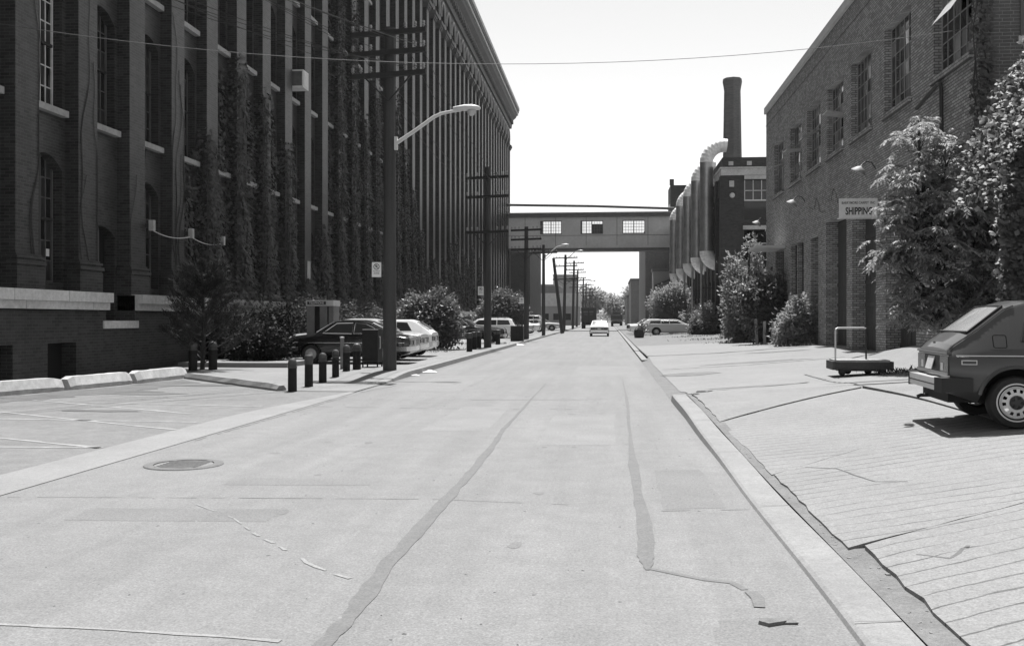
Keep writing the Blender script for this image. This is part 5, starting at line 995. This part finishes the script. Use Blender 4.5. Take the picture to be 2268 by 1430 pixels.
bush('leafy_tree', 'broad dark-hearted young tree hiding the far entry of the warehouse', 'tree', (7.25, 47.3, .28), [(0, 0, 1.9, .95, .9, 1.1), (.35, 0, 2.6, .65, .6, .6), (-.7, .2, 2.2, .6, .6, .7), (.2, -.3, 1.0, .9, .8, .8)], 1500, 'leaf_bush', .2, 8)
bush('broadleaf_bush', 'small bright bush growing at the warehouse wall left of the loading doors', 'bush', (7.5, 40.9, .28), [(0, 0, .95, .6, .6, .75), (.2, 0, 1.5, .4, .4, .5), (-.3, 0, .6, .5, .5, .5), (.15, 0, 1.95, .2, .2, .3)], 750, 'leaf_tree', .16, 9)
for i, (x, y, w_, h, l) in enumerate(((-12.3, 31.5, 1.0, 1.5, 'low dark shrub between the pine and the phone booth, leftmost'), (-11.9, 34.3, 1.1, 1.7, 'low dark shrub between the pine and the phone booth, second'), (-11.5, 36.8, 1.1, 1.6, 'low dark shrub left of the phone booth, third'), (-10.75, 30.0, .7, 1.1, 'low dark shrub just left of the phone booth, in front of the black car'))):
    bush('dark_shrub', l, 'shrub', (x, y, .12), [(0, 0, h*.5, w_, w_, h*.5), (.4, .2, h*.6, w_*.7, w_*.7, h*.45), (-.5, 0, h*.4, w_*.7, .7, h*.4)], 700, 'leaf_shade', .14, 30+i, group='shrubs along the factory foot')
for i in range(4): bush('dark_shrub', ['low ivy-like shrub along the factory behind the black car', 'low ivy-like shrub along the factory behind the silver sedan', 'low shrub along the factory behind the white hatchback', 'low shrub along the factory beyond the first large bush'][i], 'shrub', (-12.6, 40+5.2*i, .12), [(0, 0, 1.1, .6, 2.6, 1.2), (0, 1.5, 1.3, .5, 1.5, 1.1)], 900, 'leaf_ivy', .15, 50+i, group='shrubs along the factory foot')
# pine
pn = thing('pine_tree', 'small dark bristly pine in front of the factory corner', 'tree', (-11.35, 27.0, .05)); rng = np.random.default_rng(21)
Ps, As = [], []; tk = mb(); tk.tube([(0, 0, 0), (.05, 0, 1.2), (.0, 0, 3.0)], [.07, .05, .015], 7)
for k in range(46):
    h = .35+2.5*(k/46)**.9; a = k*2.4; ln = (1.35*(1-(h/3.3))+.3)*rng.uniform(.7, 1.1); e = np.array([math.cos(a)*ln, math.sin(a)*ln, h+.55*ln]); s_ = np.array([0, 0, h-.1]); tk.tube([tuple(s_), tuple((s_+e)/2+np.array([0, 0, -.08])), tuple(e)], [.025, .015, .006], 5)
    for q in range(9):
        f = .4+.6*q/8; c = s_+(e-s_)*f; nn = 42; d = unit(rng.normal(0, .7, (nn, 3))+(e-s_)/np.linalg.norm(e-s_)*.9+np.array([0, 0, .5])); Ps.append(np.repeat(c[None], nn, 0)+rng.normal(0, .05, (nn, 3))); As.append(d)
P, A = np.concatenate(Ps), np.concatenate(As); V, F = leaves(P, A, rng.normal(0, 1, P.shape), .17, .012, 0); link('needles', big_mesh('needles', V, F, 'leaf_pine'), pn); tk.build('trunk', 'bark', pn, local=True)
# big tree with drooping compound leaves beside the loading doors
def compound_tree(name, label, base, limbs, seed, m, rl=.36, n_per=35):
    rng = np.random.default_rng(seed); t = thing(name, label, 'tree', base); tk = mb(); Ps, As, Ns, Ls = [], [], [], []
    for pts, rr_ in limbs:
        tk.tube(pts, rr_, 7); pts = [np.array(p, float) for p in pts]
        for k in range(n_per):
            f = rng.uniform(.35, 1.0); i = min(int(f*(len(pts)-1)), len(pts)-2); g = f*(len(pts)-1)-i; c = pts[i]+(pts[i+1]-pts[i])*g
            d = rng.normal(0, 1, 3); d[2] = abs(d[2])*.6; d /= np.linalg.norm(d); e = c+d*rng.uniform(.25, .95)*(1.15-.35*f); tk.tube([tuple(c), tuple((c+e)/2+np.array([0, 0, .05])), tuple(e)], [.012, .008, .004], 4)
            for q in range(6):
                a = rng.normal(0, 1, 3); a[2] = abs(a[2])*.3; a /= np.linalg.norm(a); L = rl*rng.uniform(.7, 1.2)
                for s in np.linspace(.2, 1, 6):
                    p = e+a*L*s+np.array([0, 0, -.55*L*s*s]); tang = a+np.array([0, 0, -1.1*s]); sd = np.cross(tang, [0, 0, 1.]); sd /= max(1e-3, np.linalg.norm(sd))
                    for sg_ in (-1, 1) if s < 1 else (0,):
                        Ps.append(p); As.append(sd*sg_*.8+tang*.55+np.array([0, 0, -.35])+rng.normal(0, .15, 3)); Ns.append(np.array([0, 0, 1.])+rng.normal(0, .3, 3)); Ls.append(rng.uniform(.10, .16))
    P, A, N, L = map(np.array, (Ps, As, Ns, Ls)); V, F = leaves(P, A, N, L, L*.4); link('foliage', big_mesh('foliage', V, F, m), t); tk.build('trunk', 'bark', t, local=True, smooth=True); return t
B_ = (7.76, 23.5, lotz(7.76, 23.5))
lim = [([(0, 0, -.1), (-.2, 0, 1.4), (-.5, -.1, 2.9), (-.68, 0, 4.3), (-.72, 0, 5.35)], [.11, .09, .065, .04, .012]),
       ([(-.15, 0, 1.0), (-.8, -.2, 1.7), (-1.3, -.3, 2.1), (-1.6, -.3, 2.05)], [.05, .035, .02, .008]), ([(-.4, 0, 2.4), (-.65, -.1, 3.3), (-.85, -.1, 4.0)], [.04, .03, .01]),
       ([(0, 0, .3), (.35, -.3, 1.5), (.6, -.5, 2.8), (.75, -.5, 3.9)], [.07, .05, .035, .012]), ([(-.5, 0, 3.1), (-.2, -.1, 4.0), (.0, -.1, 4.7)], [.04, .03, .01]),
       ([(.35, -.3, 1.5), (.8, -.5, 2.0), (1.2, -.6, 2.4)], [.04, .03, .01]), ([(-.1, 0, .7), (-.5, -.4, 1.3), (-.95, -.6, 1.35)], [.04, .03, .01]), ([(.1, -.1, .6), (.3, -.6, 1.2), (.5, -.8, 1.6)], [.04, .03, .01]),
       ([(-.5, -.1, 2.9), (-.8, -.4, 3.0), (-.9, -.5, 2.8)], [.03, .02, .008]), ([(.2, -.2, 1.2), (.7, -.2, 1.2), (1.2, -.3, 1.3)], [.04, .03, .01]), ([(-.1, -.1, .4), (-.5, -.7, .8), (-.9, -1.0, .75)], [.03, .02, .01]), ([(0, -.1, .4), (.1, -.8, .7), (.3, -1.1, .7)], [.03, .02, .01]), ([(.4, -.3, 2.0), (.1, -.6, 2.7), (-.2, -.7, 3.1)], [.03, .02, .01]), ([(-.2, 0, 1.6), (-.3, -.6, 2.2), (-.5, -.8, 2.4)], [.03, .02, .01])]
compound_tree('box_elder', 'tall young tree with drooping compound leaves in front of the loading doors', B_, lim, 31, 'leaf_tree')
# ivy climbing the factory pilasters
def ivy(name, label, segs, m='leaf_ivy', dens=75, ls=.15, seed=0, group=None, base=None):
    """segs: (kind, fixed, a0, a1, z0, z1, thick); kind 'x' = face of +X at X=fixed over Y a0..a1, 'y' = face of -Y at Y=fixed over X a0..a1"""
    rng = np.random.default_rng(seed); Ps, As, Ns = [], [], []
    for kd, fx_, a0, a1, z0, z1, th in segs:
        n = int(dens*(abs(a1-a0)+.1)*(z1-z0)); u = rng.random(n); z = z0+(z1-z0)*rng.random(n)**1.12
        fall = .5+.5*np.sin(u*9+seed)+.3*np.sin(u*23+seed*2); keep = z < z1-(z1-z0)*.25*np.abs(fall)*.5; u, z = u[keep], z[keep]; n = len(u)
        lump = .55+.45*np.sin(z*2.3+u*4+seed)*np.sin(z*1.1+seed); h = (z-z0)/(z1-z0+1e-6); off = .02+th*(1-.65*h)*lump*rng.random(n)**.6
        out = np.array([1., 0, 0]) if kd == 'x' else np.array([0, -1., 0])
        Pp = np.stack([fx_+off, a0+(a1-a0)*u+rng.normal(0, .05, n), z], 1) if kd == 'x' else np.stack([a0+(a1-a0)*u, fx_-off, z], 1)
        Ps.append(Pp); As.append(out*.45+np.array([0, 0, -1.])+rng.normal(0, .4, (n, 3))); Ns.append(out+np.array([0, 0, .55])+rng.normal(0, .35, (n, 3)))
    P, A, N = map(np.concatenate, (Ps, As, Ns)); L = ls*rng.uniform(.6, 1.25, len(P)); V, F = leaves(P, A, N, L, L*.9, .12)
    b = base or P.min(0); b = (float(np.median(P[:, 0])), float(np.median(P[:, 1])), float(P[:, 2].min())); t = thing(name, label, 'ivy', b, 0, group); link('leaves', big_mesh('leaves', V, F, m, b), t)
    st = mb(); kd, fx_, a0, a1, z0, z1, th = segs[0]
    for q in range(3):
        a = a0+(a1-a0)*rng.random(); pts = [((fx_+.02, a+.15*math.sin(z*1.3+q), z) if kd == 'x' else (a+.15*math.sin(z*1.3+q), fx_-.02, z)) for z in np.linspace(z0, z0+(z1-z0)*.9, 8)]; st.tube(pts, [.02]*4+[.012]*4, 4)
    st.build('stem', 'bark', t); return t
HT = {4: 8.0, 5: 11.2, 6: 10.8, 7: 9.2, 8: 3.4, 9: 6.0, 10: 20, 11: 18.5, 12: 13, 13: 15.5, 14: 12, 15: 16, 16: 13, 17: 10.5, 18: 8, 19: 5.5, 20: 6.5, 21: 5, 22: 6.5, 23: 8, 24: 9, 25: 6, 26: 8, 27: 7, 28: 9, 30: 8}
IV = 'ivy climbing the factory pilasters'
for i, h in HT.items():
    y = bay_y(i); segs = [('x', XP, y-.1, y+1.0, 2.2, h, .48), ('y', y, XW, XP+.2, 2.2, h, .4)]
    if i < 18: segs.append(('x', XW, y-1.75, y, 2.2, h*(.74 if i != 4 else .9), .34))
    if i in (5, 6): segs.append(('x', XW, y-1.75, y, h*.6, h*.93, .12))
    if i > 6 and i in (10, 11): segs.append(('x', XW, y-1.7, y, h*.55, h*.9, .12))
    ivy('climbing_ivy', 'ivy column climbing the '+ordinal(i)+' brick pilaster of the factory counted from the left edge', segs, seed=100+i, group=IV, dens=105 if i < 20 else 45, ls=.15 if i < 20 else .2)
ivy('climbing_ivy', 'mat of ivy covering the foot of the factory wall behind the parked cars', [('x', -12.78, 31.0, 66, .2, 2.75, .35)], seed=77, dens=60, ls=.17)
ivy('climbing_ivy', 'thin ivy at the far foot of the factory near the second bush', [('x', -12.95, 66, 130, .3, 2.4, .4)], seed=78, dens=18, ls=.22)
# bare vine stems on the nearest pilasters
for i in (0, 1, 2, 3):
    y = bay_y(i); st = mb(); r_ = random.Random(i)
    for q in range(5):
        a = y+.1+r_.random()*1.6; z1 = 5+r_.random()*7; fx_ = XP+.012 if a < y+.9 else XW+.012; st.tube([(fx_, min(y+.9, max(y+.03, a+.22*math.sin(z*.9+q*2)+.08*math.sin(z*2.7))) if a < y+.9 else a+.1*math.sin(z), z) for z in np.linspace(2.9, z1, 18)], [.013]*10+[.007]*8, 4)
    props(st.build('vine_stem', 'bark'), 'bare vine stems on the '+['leftmost', 'second', 'third', 'fourth'][i]+' pilaster of the factory', 'vine', 'bare vines on the factory pilasters')
# ivy on the warehouse end wall: corner strip and the big mound
ivy('climbing_ivy', 'ivy strip climbing the near corner of the warehouse', [('y', YN, XR-.06, XR+.26, 3.0, 12.6, .2), ('y', YN, XR-.1, XR+.42, 3.0, 7.4, .3), ('x', XR, YN-.02, YN+.3, 3.0, 11, -.3), ('x', XR, YN-.02, YN+.4, 3.0, 7.2, -.4)], 'leaf_ivy_sun', 110, .13, 5)
for o in bpy.data.objects['climbing_ivy'].children: pass
rng = np.random.default_rng(88); Ps, As, Ns = [], [], []
n = 30000; u = rng.random(n); v = rng.random(n); x = 6.72+u*4.0
def mtop(x): return 4.6+np.clip((x-6.9)*2.0, 0, 2.6)-1.0*np.exp(-((x-6.6)/.2)**2)+.16*np.sin(x*5.3)+.1*np.sin(x*11)
topz = mtop(x); a_ = v*1.25; prof_y = np.where(v < .8, 18.0-.35*np.sin(v/.8*3.1)*(.8+.3*np.sin(x*3.7)), 18.0+(v-.8)/.2*2.4); z = np.where(v < .8, .3+(topz-.55)*(v/.8)**.9, topz-.25+.3*np.sin((v-.8)/.2*2.6))
bump_ = .16*np.sin(x*6.1+z*4.3)*np.sin(z*5.2-x*2)
Ps = np.stack([x+rng.normal(0, .06, n), prof_y-bump_-.16*rng.random(n), z+rng.normal(0, .04, n)], 1); As = np.stack([rng.normal(-.15, .45, n), -.6+rng.normal(0, .3, n), -.7+rng.normal(0, .35, n)], 1); Ns = np.stack([rng.normal(-.15, .4, n), -.6+rng.normal(0, .35, n), .85+rng.normal(0, .35, n)], 1)
L = .115*rng.uniform(.6, 1.3, n); V, F = leaves(Ps, As, Ns, L, L*.85, .15); im = thing('ivy_mound', 'great mound of glossy ivy rising behind the hatchback at the right edge', 'ivy', (8.5, 18.6, .3)); link('leaves', big_mesh('leaves', V, F, 'leaf_ivy_sun', (8.5, 18.6, .3)), im)
cr_ = mb(); cr_.grid(lambda u, v: (6.85+u*3.8, 18.1+(0 if v < .8 else (v-.8)/.2*2.3), .25+(float(mtop(6.85+u*3.8))-.75)*min(1, v/.8)), 14, 10); cr_.build('woody_core', 'bark', im)
# wooden stakes by the far entry
for i, (x, y, h, l) in enumerate(((6.75, 46.4, 1.3, 'pale weathered stake under the young tree, left one'), (7.05, 46.0, 1.2, 'pale weathered stake under the young tree, middle one'), (7.35, 45.7, 1.1, 'pale weathered stake under the young tree, right one'))):
    props(mb().obox((x, y, h/2+.25), (.06, 0, 0), (0, .05, 0), (.03*(i-1), 0, h/2)).build('wooden_stake', 'post_pale'), l, 'stake', 'stakes under the young tree')
pls = thing('lamp_post', 'slim lamp post with a bright top between the young trees', 'lamp post', (7.2, 57, .25)); mb().tube([(7.2, 57, .2), (7.2, 57, 4.6)], .06, 8).build('post', 'iron', pls); mb().lathe([(0, .3), (.12, .2), (.15, 0), (0, -.05)], (7.2, 57, 4.65), 10).build('lamp_head', 'metal_lamp', pls)
# weeds along the warehouse and kerbs
def weeds(name, spots, seed, m='leaf_bush', sc=.12):
    rng = np.random.default_rng(seed); Ps, As = [], []
    for x, y, k, sp in spots:
        p = np.stack([rng.normal(x, sp, k), rng.normal(y, sp, k), np.zeros(k)], 1); p[:, 2] = [lotz(a, b)+.005 if a > 1.2 else swz(b) for a, b, _ in p]; Ps.append(p); As.append(rng.normal(0, .5, (k, 3))+[0, 0, .8])
    P, A = np.concatenate(Ps), np.concatenate(As); L = sc*rng.uniform(.5, 1.4, len(P)); V, F = leaves(P, A, rng.normal(0, 1, P.shape), L, L*.22, 0); props(link(name, big_mesh(name, V, F, m)), kind='stuff')
weeds('grass', [(7.4, 44, 260, .6), (6.6, 52, 320, .8), (6.2, 60, 300, 1), (6, 70, 300, 1), (7.6, 40, 150, .4), (5, 82, 300, 1.2), (6.4, 22.6, 160, .35), (6.9, 22.2, 120, .3)], 3)
weeds('grass', [(-8.5, 44.5, 400, .9), (-8, 42, 200, .7), (-9, 75, 200, .9), (-6.4, 56, 100, .4)], 4, 'leaf_bush', .14)
# far trees
def far_tree(i, x, y, h, w_, label, m='leaf_far'):
    rng = np.random.default_rng(200+i); bl = []
    for k in range(9): a = rng.random()*6.28; q = rng.random()*.62; bl.append((math.cos(a)*w_*q, math.sin(a)*w_*q*.7, h*rng.uniform(.4, .8), w_*rng.uniform(.32, .5), w_*.4, h*rng.uniform(.14, .22)))
    bush('shade_tree', label, 'tree', (x, y, 0), bl, 900, m, 1.15, 200+i, 1, 'trees at the end of the street', 5)
FT = [(-15, 370, 12.5, 6.5, 'far tree left of the box truck, behind the poles'), (-5.5, 380, 15, 6, 'tallest far tree above the box truck'), (3, 390, 10.5, 6, 'low far tree between the two trucks'), (9.5, 372, 14, 6.5, 'rounded far tree above the white sedan'), (17.5, 350, 11.5, 5.5, 'low far tree just right of the dump truck'), (18.5, 310, 13.5, 6, 'far tree beside the far brick buildings, right of the row')]
for i, f in enumerate(FT): far_tree(i, *f)
far_tree(9, 8.2, 262, 8.5, 4, 'dark nearer tree beside the dump truck', 'leaf_bush'); far_tree(10, -24, 330, 11, 7, 'far tree half hidden behind the low workshop')
rng = np.random.default_rng(300); n = 9000; x = rng.uniform(-120, 130, n); y = rng.uniform(425, 450, n); z = rng.random(n)**.8*(5.5+2*np.sin(x*.13)+1.2*np.sin(x*.41))
V, F = leaves(np.stack([x, y, z], 1), rng.normal(0, 1, (n, 3)), rng.normal(0, 1, (n, 3))+[0, 0, 1], 1.6, 1.2); props(link('treeline', big_mesh('treeline', V, F, 'leaf_far')), kind='stuff')
pf = mb(); pf.box(-12.6, -9.3, 28.2, 31.0, .1, .27); pf = props(pf.build('platform', 'concrete'), kind='structure')
for i, (x, y, a, b) in enumerate(((4.5, 31, 1.8, .5), (2.2, 27, .9, .8), (6, 36, 1.3, .4), (3.0, 21.2, 1.1, .25), (5.2, 19.8, 1.2, .2))):
    r = random.Random(40+i); sheet_ = [(x+a*math.cos(t/14*6.283)*r.uniform(.6, 1.1), y+b*math.sin(t/14*6.283)*r.uniform(.6, 1.1)) for t in range(14)]; mb().poly([(p, q, lotz(p, q)+.008+.001*i) for p, q in sheet_]).build('dirt_patch', 'dirt', bpy.data.objects['driveway'], local=True)
mb().box(XW-.29, XW-.262, 23.36, 23.5, 3.1, 3.28).build('paper_notice', 'paper', fac)
hz = mb().box(-200, 200, -40, 470, -1.4, 40).build('haze', 'haze_air'); props(hz, kind='stuff')
